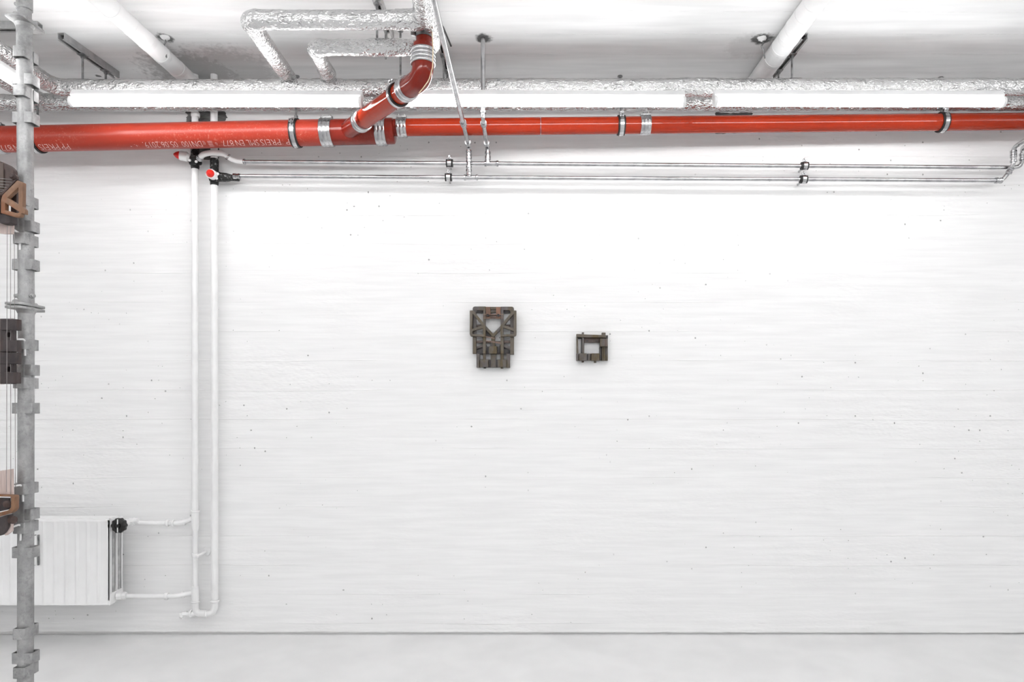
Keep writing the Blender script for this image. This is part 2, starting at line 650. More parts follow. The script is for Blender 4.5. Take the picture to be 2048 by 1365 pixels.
struct(MB().box((XL - 0.05, (YR + DW) / 2, ZC / 2), (0.1, DW - YR, ZC)).build('wall_left', 'plain', origin=(0, 0, 0)))
struct(MB().box((XR + 0.05, (YR + DW) / 2, ZC / 2), (0.1, DW - YR, ZC)).build('wall_right', 'plain', origin=(0, 0, 0)))
struct(MB().box(((XL + XR) / 2, YR - 0.05, ZC / 2), (XR - XL, 0.1, ZC)).build('wall_rear', 'plain', origin=(0, 0, 0)))


# ------------------------------------------------------------------ tube lights
def tube_light(p0, p1, back, label, group, mat='tube'):
    """p0, p1: ends of the lit tube; back: direction from the tube to its housing"""
    p0, p1, back = Vector(p0), Vector(p1), Vector(back).normalized()
    d = (p1 - p0).normalized()
    side = d.cross(back).normalized()
    t = thing('tube_light', (p0 + p1) / 2, label, 'light', group)
    prof = [(-0.016, 0.048), (-0.0145, 0.024), (-0.009, 0.014), (0.011, 0.014), (0.0205, 0.020), (0.0205, 0.048)]
    m = MB()
    vs_ = []
    for q in (p0 - d * 0.012, p1 + d * 0.012):
        for a, b in prof:
            vs_.append(q + side * a + back * b)
    n = len(prof)
    fs_ = [(i, (i + 1) % n, n + (i + 1) % n, n + i) for i in range(n)] + [tuple(range(n)), tuple(range(n, 2 * n))]
    m.add(vs_, fs_).build('housing', 'plastic', t, bevel=0.001)
    MB().tube([p0 + (p1 - p0) * k / 2 for k in range(3)], 0.019, 16).build('diffuser', mat, t)
    for q, s_ in ((p0, -1), (p1, 1)):
        MB().lathe([(0, 0.0195), (0.001, 0.021), (0.011, 0.021), (0.013, 0.019)], q + d * (s_ * 0.0005), d * s_, 20).build('end_cap', 'plastic', t)
    return t


ZT, DT = H + (VY - 203) * 2.80 / F, 2.80
tl = 'tube lights over the long wall'
for x0, x1, lb in ((147, 718, 'lit white tube light below foil pipes, leftmost along the wall'),
                   (792, 1364, 'lit white tube light passing behind the red elbow'),
                   (1434, 2002, 'lit white tube light at the right, below the foil pipes')):
    tube_light(P(x0, 203, DT), P(x1, 204.5, DT), (0, 0.50, 0.866), lb, tl)
tube_light((-1.985, 1.50, ZT), (-1.985, 2.665, ZT), (-0.5, 0, 0.866), 'lit white tube light running towards the viewer behind the post', tl)
tube_light((2.62, 1.42, ZT), (2.62, 2.62, ZT), (0.5, 0, 0.866), 'lit white tube light beyond the right picture edge', tl)
for y in (1.35, -0.35, -2.1, -3.6):  # rows of unseen tubes, added to fill the room with light
    for x in (-3.0, -0.9, 0.95, 3.0):
        tube_light((x - 0.6, y, ZC - 0.27), (x + 0.6, y, ZC - 0.27), (0, 0, 1), 'unseen fill tube light added under the ceiling out of view', 'added fill tubes out of view', 'fill_tube')


# ------------------------------------------------------------------ foil wrapped pipes
def foil_jit(amp):
    def f(q, r):
        a = noise.noise(q * 22)
        b = abs(noise.noise(Vector((q.x * 30, q.y * 46, q.z * 46))))
        d = abs(noise.noise(Vector((q.x * 62, q.y * 70, q.z * 70 + 9))))
        c = max(0.0, noise.noise(q * 5 + Vector((7, 3, 1))))
        return r * (1 + amp * (0.45 * a + (0.3 - b) * (0.5 + 2.2 * c) + (0.3 - d) * 0.5))
    return f


def foil_run(path, r, amp=0.085, seg=40, step=0.007, bumps=()):
    pts = resample(path, step)
    rs = []
    for q in pts:
        k = 1.0
        for c, wd, g in bumps:
            k += g * math.exp(-((q - Vector(c)).length / wd) ** 4)
        rs.append(r * k)
    return MB().tube(pts, rs, seg, True, foil_jit(amp))


D1, D2, ZF = 2.92, 3.06, H + 1.354
RF = 0.0355
XE1, XE2 = -2.03, -2.186
g_f = 'foil wrapped heating pipes'
# front pipe along the wall with its corner towards the viewer
p1 = bend([(4.5, D1, ZF + 0.01), (XE1, D1, ZF), (XE1, 0.9, ZF)], 0.07)
t = thing('foil_pipe', (0, D1, ZF), 'front foil wrapped pipe along the ceiling above the tube lights', 'pipe', g_f)
foil_run(p1, RF, bumps=((P(1395, 178, D1), 0.07, 0.06), (P(1590, 178, D1), 0.025, 0.10), (P(1000, 178, D1), 0.16, 0.04), (P(660, 178, D1), 0.06, 0.08), (P(885, 178, D1), 0.05, 0.06), (P(160, 178, D1), 0.05, 0.08))).build('foil_jacket', 'foil', t, angle=60)
for px, wd in ((1395, 0.072), (1588, 0.012), (560, 0.02), (1120, 0.02), (1750, 0.02)):
    c = P(px, 177, D1)
    c.z = ZF + 0.003
    foil_run([c + Vector((-wd, 0, 0)), c + Vector((wd, 0, 0))], RF * 1.035, 0.05, 40, 0.005).build('foil_tape', 'foil', t, angle=60)
# rear pipe along the wall
t = thing('foil_pipe', (0, D2, ZF), 'rear foil wrapped pipe half hidden behind the tube lights', 'pipe', g_f)
foil_run([(4.5, D2, ZF + 0.002), (-4.4, D2, ZF)], RF, bumps=((P(1395, 205, D2), 0.08, 0.06), (P(595, 205, D2), 0.06, 0.10), (P(85, 205, D2), 0.07, 0.12))).build('foil_jacket', 'foil', t, angle=60)
foil_run(bend([(XE2 + 0.02, D2, ZF), (XE2, D2 - 0.01, ZF), (XE2, 0.9, ZF)], 0.03), RF, bumps=(((XE2, D2, ZF), 0.06, 0.1),)).build('foil_branch', 'foil', t, angle=60)
for px, wd in ((1395, 0.075), (830, 0.02), (1128, 0.015)):
    c = P(px, 205, D2)
    c.z = ZF + 0.001
    foil_run([c + Vector((-wd, 0, 0)), c + Vector((wd, 0, 0))], RF * 1.035, 0.05, 40, 0.005).build('foil_tape', 'foil', t, angle=60)
# two offsets towards the drain stack
DB1, DB2 = 2.40, 2.585
t = thing('foil_pipe', (-0.98, DB1, ZF), 'wide foil wrapped pipe loop nearest the top picture edge', 'pipe', g_f)
foil_run(bend([(-1.037, D1 + 0.03, ZF + 0.01), (-1.036, D1 + 0.02, ZF + 0.05), (-0.99, DB1, ZF), (-0.372, DB1, ZF), (-0.318, 1.7, ZF + 0.02)], [0, 0, 0.045, 0.045, 0]), 0.0315, bumps=(((-0.99, DB1, ZF), 0.045, 0.12), ((-0.365, DB1, ZF), 0.07, 0.14))).build('foil_jacket', 'foil', t, angle=60)
foil_run([(-0.47, DB1, ZF), (-0.40, DB1, ZF)], 0.0335, 0.14, 40, 0.005).build('foil_tape', 'foil', t, angle=60)
t = thing('foil_pipe', (-0.81, DB2, ZF), 'short crumpled foil wrapped pipe loop behind the red elbow', 'pipe', g_f)
foil_run(bend([(-0.862, D1 + 0.03, ZF + 0.01), (-0.861, D1 + 0.02, ZF + 0.05), (-0.816, DB2, ZF), (-0.362, DB2, ZF), (-0.342, 2.12, ZF + 0.02)], [0, 0, 0.04, 0.035, 0]), 0.0275, 0.17, bumps=(((-0.815, DB2, ZF), 0.045, 0.13), ((-0.55, DB2, ZF), 0.08, 0.12), ((-0.85, 2.86, ZF + 0.04), 0.05, 0.22))).build('foil_jacket', 'foil', t, angle=60)


# ------------------------------------------------------------------ red drain pipe
def coupling(name, c, axis, r, wid, label, group='steel couplings on the red drain', ridges=3, lock=None, parent=None):
    """ribbed steel band with a bolted lock block"""
    d = Vector(axis).normalized()
    c = Vector(c)
    t = parent or thing(name, c - Vector((0, 0, r)), label, 'coupling', group)
    prof = [(-wid / 2, r)]
    prof.append((-wid / 2, r + 0.003))
    n = 40
    for i in range(n + 1):
        x = -wid / 2 + wid * i / n
        k = (i / n) * ridges
        b = 0.0036 * max(0.0, math.sin(math.pi * (k % 1))) ** 0.5
        prof.append((x, r + 0.0032 + b))
    prof.append((wid / 2, r))
    MB().lathe(prof, c, d, 40, closed=True).build('steel_band', 'steel', t, angle=50)
    if lock is not None:
        lk = Vector(lock).normalized()
        sd = d.cross(lk).normalized()
        o = c + lk * (r + 0.007)
        R3 = Matrix((d, sd, lk)).transposed()
        MB().box(o, (wid * 0.98, 0.026, 0.009), R3).build('lock_block', 'steel_dull', t, bevel=0.0015)
        for s_ in (-0.3, 0.3):
            MB().lathe([(0, 0.004), (0.006, 0.004), (0.007, 0.003)], o + d * (wid * s_) + lk * 0.004, lk, 10).build('bolt', 'steel_dull', t)
    return t


def pipe_clamp(c, axis, r, label, lug, rod_top=None, group='rubber lined clamps on the red drain', wid=0.024, extra=None):
    d = Vector(axis).normalized()
    c = Vector(c)
    lug = Vector(lug).normalized()
    t = thing('pipe_clamp', c - Vector((0, 0, r)), label, 'clamp', group)
    w2 = wid / 2
    MB().lathe([(-w2 * 1.3, r), (-w2 * 1.3, r + 0.006), (w2 * 1.3, r + 0.006), (w2 * 1.3, r)], c, d, 40, closed=True).build('rubber_lining', 'rubber', t, angle=50)
    MB().lathe([(-w2 * 0.75, r + 0.005), (-w2 * 0.75, r + 0.0085), (w2 * 0.75, r + 0.0085), (w2 * 0.75, r + 0.005)], c, d, 40, closed=True).build('metal_band', 'steel', t, angle=50)
    sd = d.cross(lug).normalized()
    R3 = Matrix((d, sd, lug)).transposed()
    o = c + lug * (r + 0.014)
    MB().box(o + sd * 0.006, (wid * 0.75, 0.003, 0.016), R3).box(o - sd * 0.006, (wid * 0.75, 0.003, 0.016), R3).build('ear', 'steel', t, bevel=0.0006)
    MB().tube([o - sd * 0.014, o + sd * 0.014], 0.0035, 10).build('screw', 'steel_dull', t)
    if rod_top is not None:
        top = Vector((c.x, c.y, rod_top))
        MB().tube([c + Vector((0, 0, r + 0.006)), top], 0.0045, 10).build('threaded_rod', 'steel_dull', t)
        MB().lathe([(0, 0.009), (0.014, 0.009)], c + Vector((0, 0, r + 0.007)), (0, 0, 1), 6).build('nut', 'steel_dull', t)
    return t


DR = 3.02
R1, R7 = 0.0555, 0.0372


def red_axis(px):   # axis of the wide pipe
    return P(px, 279 - 0.0213 * px, DR)


def red_axis7(px):
    return P(px, 255 - (px - 800) * 0.0096, DR + 0.05 * (px - 800) / 1248)


ax1 = (red_axis(640) - red_axis(0)).normalized()
ax7 = (red_axis7(2048) - red_axis7(800)).normalized()
g_r = 'lengths of red cast iron drain pipe'
t = thing('drain_pipe', red_axis(10) - Vector((0, 0, R1)), 'short red drain pipe end at the left picture edge', 'pipe', g_r)
MB().tube(resample([red_axis(-420), red_axis(-6)], 0.1), R1, 48).build('pipe_body', 'red100', t)
main = thing('drain_pipe', red_axis(330) - Vector((0, 0, R1)), 'wide red drain pipe with white lettering at upper left', 'pipe', g_r)
MB().tube(resample([red_axis(-4), red_axis(654)], 0.1), R1, 48).build('pipe_body', 'red100', main)


def wrap_text(body, px_start, size, ang, parent, wpx, name='lettering'):
    """printed text running upside down along the pipe, starting at px_start and going left"""
    cu = bpy.data.curves.new('txt', 'FONT')
    cu.body = body
    cu.size = size
    cu.resolution_u = 2
    cu.offset = -0.0009
    ob = bpy.data.objects.new('txt', cu)
    C.objects.link(ob)
    dg = bpy.context.evaluated_depsgraph_get()
    dg.update()
    me = bpy.data.meshes.new_from_object(ob.evaluated_get(dg))
    bpy.data.objects.remove(ob)
    bpy.data.curves.remove(cu)
    bm = bmesh.new()
    bm.from_mesh(me)
    for k in range(1, 8):
        bmesh.ops.bisect_plane(bm, geom=bm.verts[:] + bm.edges[:] + bm.faces[:], plane_co=(0, size * (k / 8 - 0.1), 0), plane_no=(0, 1, 0))
    o = red_axis(px_start)
    d = -ax1
    x0 = min(v.co.x for v in bm.verts)
    sx = wpx * DR / F / max(1e-6, max(v.co.x for v in bm.verts) - x0)
    toc = Vector((0, -1, 0))
    dn = Vector((0, 0, -1))
    vs_, fs_ = [], []
    for v in bm.verts:
        a = ang + (v.co.y / R1)
        e = toc * math.cos(a) + dn * math.sin(a)
        vs_.append(o + d * ((v.co.x - x0) * sx) + e * (R1 + 0.0005))
    bm.verts.index_update()
    fs_ = [tuple(v.index for v in f.verts) for f in bm.faces]
    bm.free()
    ob = MB().add(vs_, fs_).build(name, 'print', parent, smooth=False)
    return ob


A0 = math.radians(46)
for body, px0, wd in (('PP', 592, 16), ('PREIS', 565, 39), ('SML EN', 522, 45), ('877', 472, 22), ('\u00ab', 417, 5), ('DN100', 409, 39), ('05.06.2019.', 361, 67),
                      ('PP', 146.5, 16), ('PREIS', 126, 39), ('SML EN', 83, 45), ('877', 33, 23)):
    wrap_text(body, px0, 0.047, A0, main, wd)
wrap_text('6', 440, 0.03, A0 + 0.15, main, 4)
wrap_text('14270', 284, 0.02, A0 + 0.2, main, 17)
# small printed square of lines between the two parts of the lettering
m = MB()
for k in range(6):
    a = A0 + (0.003 + 0.0058 * k) / R1
    e = Vector((0, -math.cos(a), -math.sin(a))) * (R1 + 0.0005)
    tq = Vector((0, math.sin(a), -math.cos(a))) * 0.0007
    q0, q1 = red_axis(431), red_axis(422)
    m.add([q0 + e - tq, q1 + e - tq, q1 + e + tq, q0 + e + tq], [(0, 1, 2, 3)])
m.build('printed_mark', 'print', main, smooth=False)

coupling('pipe_coupling', red_axis(-4), ax1, R1, 0.055, 'ribbed steel coupling on the red drain at the left picture edge', lock=(0, -0.1, 1))
coupling('pipe_coupling', red_axis(655), ax1, R1, 0.052, 'ribbed steel coupling left of the red Y branch', lock=(0, -0.25, 1))
pipe_clamp(red_axis(592), ax1, R1, 'rubber lined clamp round the wide red drain left of Y branch', (0, -1, 0.45), rod_top=ZF - 0.03)
pipe_clamp(red_axis(75), ax1, R1, 'rubber lined clamp on the wide red drain beside the post', (0, 1, 0.6), rod_top=ZC)

# Y branch with reducer
BO = red_axis(692)
EC = P(846, 155, 2.475)       # corner of the elbow
bd = (EC - BO).normalized()
RB = 0.0392
t = thing('drain_branch_fitting', red_axis(715) - Vector((0, 0, R1)), 'red Y shaped drain fitting joining the rising branch', 'pipe fitting')
MB().tube(resample([red_axis(656), red_axis(764)], 0.05), R1, 48).build('main_body', 'redfit', t)
MB().tube(resample([BO - bd * 0.02, BO + bd * 0.215], 0.03), RB, 40).build('branch_arm', 'redfit', t)
t = thing('pipe_reducer', red_axis(778) - Vector((0, 0, R1)), 'red reducer where the wide drain narrows', 'pipe fitting')
q0, q1 = red_axis(765), red_axis(789)
m = MB()
qq = red_axis7(800)
m.tube([q0, q0 + (q1 - q0) * 0.8, q0 + (q1 - q0) * 0.93, q1], [R1, R1, R1 - 0.0015, R1 - 0.009], 44)
m.build('reducer_body', 'redfit', t)
MB().tube([P(786, 255.2, DR), red_axis7(806)], R7 - 0.001, 40).build('spigot', 'redfit', t)
coupling('pipe_coupling', red_axis(763), ax1, R1, 0.047, 'ribbed steel coupling right under the rising red branch', lock=(0, -0.25, 1))
coupling('pipe_coupling', red_axis7(804), ax7, R7, 0.045, 'ribbed steel coupling between red reducer and the narrow drain', lock=(0, -0.25, 1))

# narrow drain to the right
t = thing('drain_pipe', red_axis7(1040) - Vector((0, 0, R7)), 'narrow glossy red drain pipe in the middle of the picture', 'pipe', g_r)
MB().tube(resample([red_axis7(803), red_axis7(1289)], 0.1), R7, 44).build('pipe_body', 'red70', t)
MB().lathe([(-0.0015, R7), (-0.001, R7 + 0.0006), (0.001, R7 + 0.0006), (0.0015, R7)], red_axis7(1081), ax7, 44, closed=True).build('joint_line', 'steel_dull', t)
t = thing('drain_pipe', red_axis7(1700) - Vector((0, 0, R7)), 'narrow glossy red drain pipe running to the right edge', 'pipe', g_r)
MB().tube(resample([red_axis7(1291), red_axis7(2200)], 0.1), R7, 44).build('pipe_body', 'red70', t)
coupling('pipe_coupling', red_axis7(1290), ax7, R7, 0.046, 'ribbed steel coupling on the narrow drain at centre right', lock=(0, -0.25, 1))
pipe_clamp(red_axis7(1242), ax7, R7, 'rubber lined clamp on the narrow drain next to a coupling', (0, -0.8, 1), rod_top=ZF - 0.03)
pipe_clamp(red_axis7(1884), ax7, R7, 'rubber lined clamp on the narrow drain near right edge', (0.0, -0.6, 1), rod_top=ZF - 0.03)

# rising branch: straight piece, elbow, stack
Lb = (EC - BO).length
t = thing('drain_branch_pipe', BO + bd * 0.35, 'red drain pipe rising at a slant from the Y fitting', 'pipe')
e0, e1 = 0.20, Lb - 0.13
MB().tube(resample([BO + bd * e0, BO + bd * e1], 0.05), RB, 40).build('pipe_body', 'red70', t)
coupling('pipe_coupling', BO + bd * 0.165, bd, RB, 0.04, 'ribbed steel coupling low on the slanting red branch', lock=(-0.4, 0.1, 1), ridges=2)
coupling('pipe_coupling', BO + bd * (Lb - 0.125), bd, RB, 0.042, 'ribbed steel coupling just below the red elbow', lock=(-0.5, 0.2, 1), ridges=2)
pipe_clamp(BO + bd * (Lb - 0.195), bd, RB, 'rubber lined clamp on the slanting red branch below the elbow', (-0.5, -0.3, 1), wid=0.02)
t = thing('drain_elbow', EC - Vector((0, 0, RB)), 'shade-darkened red drain elbow turning up to the ceiling', 'pipe fitting')
MB().tube(bend([BO + bd * (Lb - 0.125), EC, EC + Vector((0, 0, 0.100))], [0, 0.068, 0], 16), RB, 40).build('elbow_body', 'redfit', t)
ZS = EC.z + 0.097
coupling('pipe_coupling', (EC.x, EC.y, ZS - 0.025), (0, 0, 1), RB, 0.055, 'ribbed steel coupling above the red elbow', ridges=4)
t = thing('drain_stack', (EC.x, EC.y, ZS), 'shade-darkened red vertical drain stub between elbow and ceiling', 'pipe')
MB().tube([(EC.x, EC.y, ZS - 0.005), (EC.x, EC.y, ZS + 0.018), (EC.x + 0.0, EC.y, ZS + 0.024)], [RB - 0.001, RB - 0.001, RB - 0.005], 40).build('socket', 'redfit', t)
MB().tube([(EC.x + 0.004, EC.y, ZS + 0.005), (EC.x + 0.004, EC.y, ZC - 0.002)], 0.0292, 36).build('pipe_body', 'redfit', t)
t = thing('stack_clamp', (EC.x + 0.004, EC.y, ZS + 0.06), 'plain grey steel collar on the red stub under the foil', 'clamp')
MB().lathe([(0, 0.029), (0, 0.032), (0.045, 0.032), (0.045, 0.029)], (EC.x + 0.004, EC.y, H + (VY - 68) * (EC.y - 0.03) / F), (0, 0, 1), 36, closed=True).build('collar', 'steel_dull', t, angle=50)
for dz in (0.012, 0.034):
    MB().box((EC.x - 0.034, EC.y - 0.01, H + (VY - 68) * (EC.y - 0.03) / F + dz), (0.016, 0.014, 0.012)).build('bolt', 'steel_dull', t, bevel=0.001)
# cable along the elbow
cy = EC.y - 0.032
pth = [P(865, -10, cy), P(864, 60, cy), P(866, 100, cy - 0.012), P(865, 135, cy - 0.02), P(858, 160, cy - 0.03), P(845, 178, cy - 0.03), P(838, 186, cy - 0.03)]
tag(MB().tube(bend(pth, 0.05), 0.0017, 8).build('cable', 'cream'), 'thin cream cable along the right side of the red elbow', 'cable')
tag(MB().tube(bend([P(866, 30, 2.50), P(875, 42, 2.52), P(886, 54, 2.56), P(902, 92, 2.76)], 0.05), 0.0035, 8).build('cable', 'rubber'), 'short black cable crossing behind the slanting steel pipe', 'cable')


# ------------------------------------------------------------------ white ducts on the ceiling
def duct(pa, pb, r, label, joints):
    t = thing('ceiling_duct', (Vector(pa) + Vector(pb)) / 2, label, 'duct', 'white ducts under the ceiling')
    MB().tube(resample([pa, pb], 0.06), r, 40).build('duct_body', 'duct', t)
    pa, pb = Vector(pa), Vector(pb)
    d = (pb - pa).normalized()
    for y in joints:
        q = pa + d * ((y - pa.y) / d.y)
        MB().lathe([(-0.002, r), (-0.001, r + 0.0011), (0.02, r + 0.0011), (0.022, r)], q, d, 40, closed=True).build('wrap_seam', 'duct', t)
    return t


duct((-1.575, 1.2, ZC - 0.062), (-1.535, DW - 0.001, ZC - 0.062), 0.0355, 'white round duct coming forward at the upper left', (2.52, 2.63, 2.74, 2.85, 2.97))
duct((1.06, 1.2, ZC - 0.05), (1.035, DW - 0.001, ZC - 0.05), 0.0415, 'white round duct coming forward at the upper right', (2.5, 2.58, 2.66, 2.73, 2.81, 2.9))


# ------------------------------------------------------------------ strut channels
def strut(p0, p1, label, rods, sz=0.030, rod_x=0.0):
    p0, p1 = Vector(p0), Vector(p1)
    d = (p1 - p0).normalized()
    d, a, b = frame_of(d)
    t = thing('strut_channel', (p0 + p1) / 2, label, 'channel', 'strut channels under the ceiling')
    h_ = sz / 2
    th = 0.0028
    prof = [(-h_ * 0.45, -h_), (-h_, -h_), (-h_, h_), (h_, h_), (h_, -h_), (h_ * 0.45, -h_),
            (h_ * 0.45, -h_ + th), (h_ - th, -h_ + th), (h_ - th, h_ - th), (-h_ + th, h_ - th), (-h_ + th, -h_ + th), (-h_ * 0.45, -h_ + th)]
    n = len(prof)
    vs_ = []
    for q in (p0, p1):
        for x, z in prof:
            vs_.append(q + a * x + b * z)
    fs_ = [(i, (i + 1) % n, n + (i + 1) % n, n + i) for i in range(n)]
    for k in (0, n):
        fs_ += [(k + 0, k + 1, k + 10, k + 11), (k + 1, k + 2, k + 9, k + 10), (k + 2, k + 3, k + 8, k + 9), (k + 3, k + 4, k + 7, k + 8), (k + 4, k + 5, k + 6, k + 7)]
    MB().add(vs_, fs_).build('channel', 'strut', t, smooth=False)
    MB().box((p0 + p1) / 2 + b * (h_ - th - 0.001), (1, 1, 1), Matrix((a * (sz - 2 * th - 0.0005), d * ((p1 - p0).length - 0.03), b * 0.0012)).transposed()).build('inner_shade', 'dark', t, smooth=False)  # dark sheet paints the shade inside the zinc channel
    for f, zl in rods:
        q = p0 + (p1 - p0) * f - b * h_
        MB().box(q - b * 0.002, (1, 1, 1), Matrix((a * sz * 1.02, d * 0.034, b * 0.004)).transposed()).build('plate', 'steel_dull', t, bevel=0.0008)
        MB().lathe([(0, 0.0085), (0.010, 0.0085)], q - b * 0.004, -b, 6).build('nut', 'steel_dull', t)
        MB().tube([q, (q.x, q.y, zl)], 0.0042, 10).build('threaded_rod', 'steel_dull', t)
    return t


zs = ZC - 0.0152


def PS(px, D):
    return Vector(((px - VX) * D / F, D, zs))


def rodf(p0, p1, D):
    return (D - p0.y) / (p1.y - p0.y)


a, b = PS(122, 2.80), PS(233, 3.13)
strut(a, b, 'grey strut channel with two hanging rods at upper left', [(rodf(a, b, D1), ZF + RF), (rodf(a, b, D2), ZF + RF)])
a, b = PS(1609, 2.80), PS(1541, 3.15)
strut(a, b, 'grey strut channel with rods beside the upper right duct', [(rodf(a, b, D1), ZF + RF), (rodf(a, b, D2), ZF + RF)])
a, b = PS(743, 2.44), PS(781, 2.80)
strut(a, b, 'grey strut channel above the foil loops', [(rodf(a, b, 2.535), ZF + 0.01), (rodf(a, b, 2.70), ZF + 0.015)])
a, b = PS(856, 2.45), PS(899, 3.14)
strut(a, b, 'grey strut channel partly behind the slanting steel pipe', [(rodf(a, b, D1), ZF + RF), (rodf(a, b, D2), ZF + RF)])
a, b = (-2.75, 2.73, zs), (-1.96, 2.73, zs)
strut(a, b, 'grey strut channel running sideways behind the post top', [((XE1 - a[0]) / (b[0] - a[0]), ZF + RF), ((XE2 - a[0]) / (b[0] - a[0]), ZF + RF)])


def hanger(px, py, zl, label, r=0.0042, mat='steel_dull', D=None):
    D = D or F * (ZC - H) / (VY - py)
    q = P(px, py, D)
    t = thing('hanger_rod', (q.x, q.y, zl), label, 'rod', 'single rods under the ceiling')
    MB().tube([(q.x, q.y, zl), (q.x, q.y, ZC)], r, 12).build('rod', mat, t)
    MB().lathe([(0, r), (0.0, 0.011), (0.003, 0.012), (0.006, 0.011), (0.006, r)], (q.x, q.y, ZC - 0.0062), (0, 0, 1), 16, closed=True).build('flange_nut', mat, t)
    return t


hanger(801, 60, ZF - 0.01, 'thin single rod between the two foil loops')
hanger(1240, 152, ZC - 0.10, 'short single rod above the foil pipe at centre right')
hanger(1881, 155, ZC - 0.10, 'short single rod above the foil pipe near right edge')
hanger(594, 152, ZC - 0.10, 'short single rod behind the foil loop at left')


# broken plaster with a wire loop where old hooks sit
def hook(px, py, label, lx):
    D = F * (ZC - H) / (VY - py)
    q = P(px, py, D)
    t = thing('ceiling_hook', q - Vector((0, 0, 0.05)), label, 'hook', 'old ceiling hooks')
    m = MB()
    vs_, fs_ = [], []
    for i in range(5):
        for k in range(12):
            a = 2 * math.pi * k / 12
            rr = (0.020, 0.018, 0.013, 0.007, 0.001)[i] * (1 + 0.5 * noise.noise(Vector((px + k * 1.7, i * 2.0, 1))))
            vs_.append(q + Vector((rr * math.cos(a), rr * math.sin(a), -0.004 * i)))
    for i in range(4):
        for k in range(12):
            fs_.append((i * 12 + k, i * 12 + (k + 1) % 12, (i + 1) * 12 + (k + 1) % 12, (i + 1) * 12 + k))
    m.add(vs_, fs_).build('plaster_lump', 'plain', t)
    MB().tube(bend([q + Vector((0, 0, -0.008)), q + Vector((0.006, -0.004, -0.022)), q + Vector((-0.004, -0.002, -0.035)), q + Vector((lx * 0.4, 0, -0.05)), q + Vector((lx, 0, -0.085))], 0.008), 0.003, 8).build('wire', 'steel_dull', t)
    return t


hook(330, 74, 'old painted wire hook beside the upper left duct', 0.006)
hook(1524, 76, 'old painted wire hook beside the upper right duct', 0.012)


# ------------------------------------------------------------------ steel water pipes
DS = 3.134
RS = 0.0092


def fit_ring(m, c, d, r, wid):
    m.lathe([(-wid / 2, r), (-wid / 2, r + 0.002), (-wid * 0.2, r + 0.0036), (wid * 0.2, r + 0.0036), (wid / 2, r + 0.002), (wid / 2, r)], c, d, 18, closed=True)
    return m


def sleeve(c, d, L, t, r=RS, name='press_fitting'):
    c, d = Vector(c), Vector(d).normalized()
    m = MB()
    m.lathe([(-L / 2, r), (-L / 2, r + 0.0045), (-L / 2 + 0.008, r + 0.0045), (-L / 2 + 0.011, r + 0.0018), (L / 2 - 0.011, r + 0.0018), (L / 2 - 0.008, r + 0.0045), (L / 2, r + 0.0045), (L / 2, r)], c, d, 20, closed=True)
    return m.build(name, 'steel', t)


g_s = 'thin steel water pipes'


def up_y(px):
    return 323.5 + (px - 490) * 0.0078


def lo_y(px):
    return 352.5 + (px - 480) * 0.0058


# upper
t = thing('steel_pipe', P(1200, 330, DS), 'upper of the two thin steel pipes along the wall', 'pipe', g_s)
pth = bend([P(486, up_y(486), DS), P(2026, up_y(2026), DS), P(2040, 333, DS - 0.01), P(2045, 322, DS - 0.02), P(2045, 296, DS - 0.03), P(2062, 284, DS - 0.25)], [0, 0.03, 0.03, 0.03, 0.03, 0])
MB().tube(pth, RS, 18).build('pipe_body', 'steel', t)
for px in (940,):
    pass
sleeve(P(983, up_y(983), DS), (1, 0, 0), 0.064, t)
sleeve(P(2045, 314, DS - 0.025), (0, 0, 1), 0.03, t)
# lower
t = thing('steel_pipe', P(1200, 357, DS), 'lower of the two thin steel pipes along the wall', 'pipe', g_s)
pth = bend([P(474, lo_y(474), DS), P(2004, lo_y(2004), DS), P(2016, 347, DS - 0.01), P(2027, 328, DS - 0.035), P(2027, 296, DS - 0.04), P(2040, 287, DS - 0.08), P(2064, 272, DS - 0.3)], [0, 0.05, 0.03, 0.03, 0.03, 0.03, 0])
MB().tube(pth, RS, 18).build('pipe_body', 'steel', t)
sleeve(P(942, lo_y(942), DS), (1, 0, 0), 0.064, t)
sleeve(P(1997, lo_y(1997), DS), (1, 0, 0), 0.028, t)
sleeve(P(2020, 341, DS - 0.02), P(2027, 328, DS - 0.035) - P(2016, 347, DS - 0.01), 0.026, t)
sleeve(P(2027, 318, DS - 0.038), (0, 0, 1), 0.03, t)
sleeve(P(2027, 306, DS - 0.039), (0, 0, 1), 0.02, t)
# drop 1: comes forward under the ceiling, then down to the lower pipe
zd = H + 1.18
xd = -0.2795
t = thing('steel_pipe', (xd, 2.4, zd), 'long steel pipe slanting down across the red drain from the top edge', 'pipe', g_s)
MB().tube(bend([(xd - 0.003, 0.9, zd), (xd, DS - 0.012, zd), (xd, DS - 0.012, P(0, lo_y(940), DS).z)], [0, 0.02, 0]), RS, 18).build('pipe_body', 'steel', t)
sleeve((xd, DS - 0.06, zd), (0, 1, 0), 0.026, t)
sleeve((xd, 2.86, zd), (0, 1, 0), 0.03, t)
for z in (zd - 0.028, zd - 0.058, zd - 0.100, P(0, lo_y(940), DS).z + 0.018):
    sleeve((xd, DS - 0.012, z), (0, 0, 1), 0.024, t)
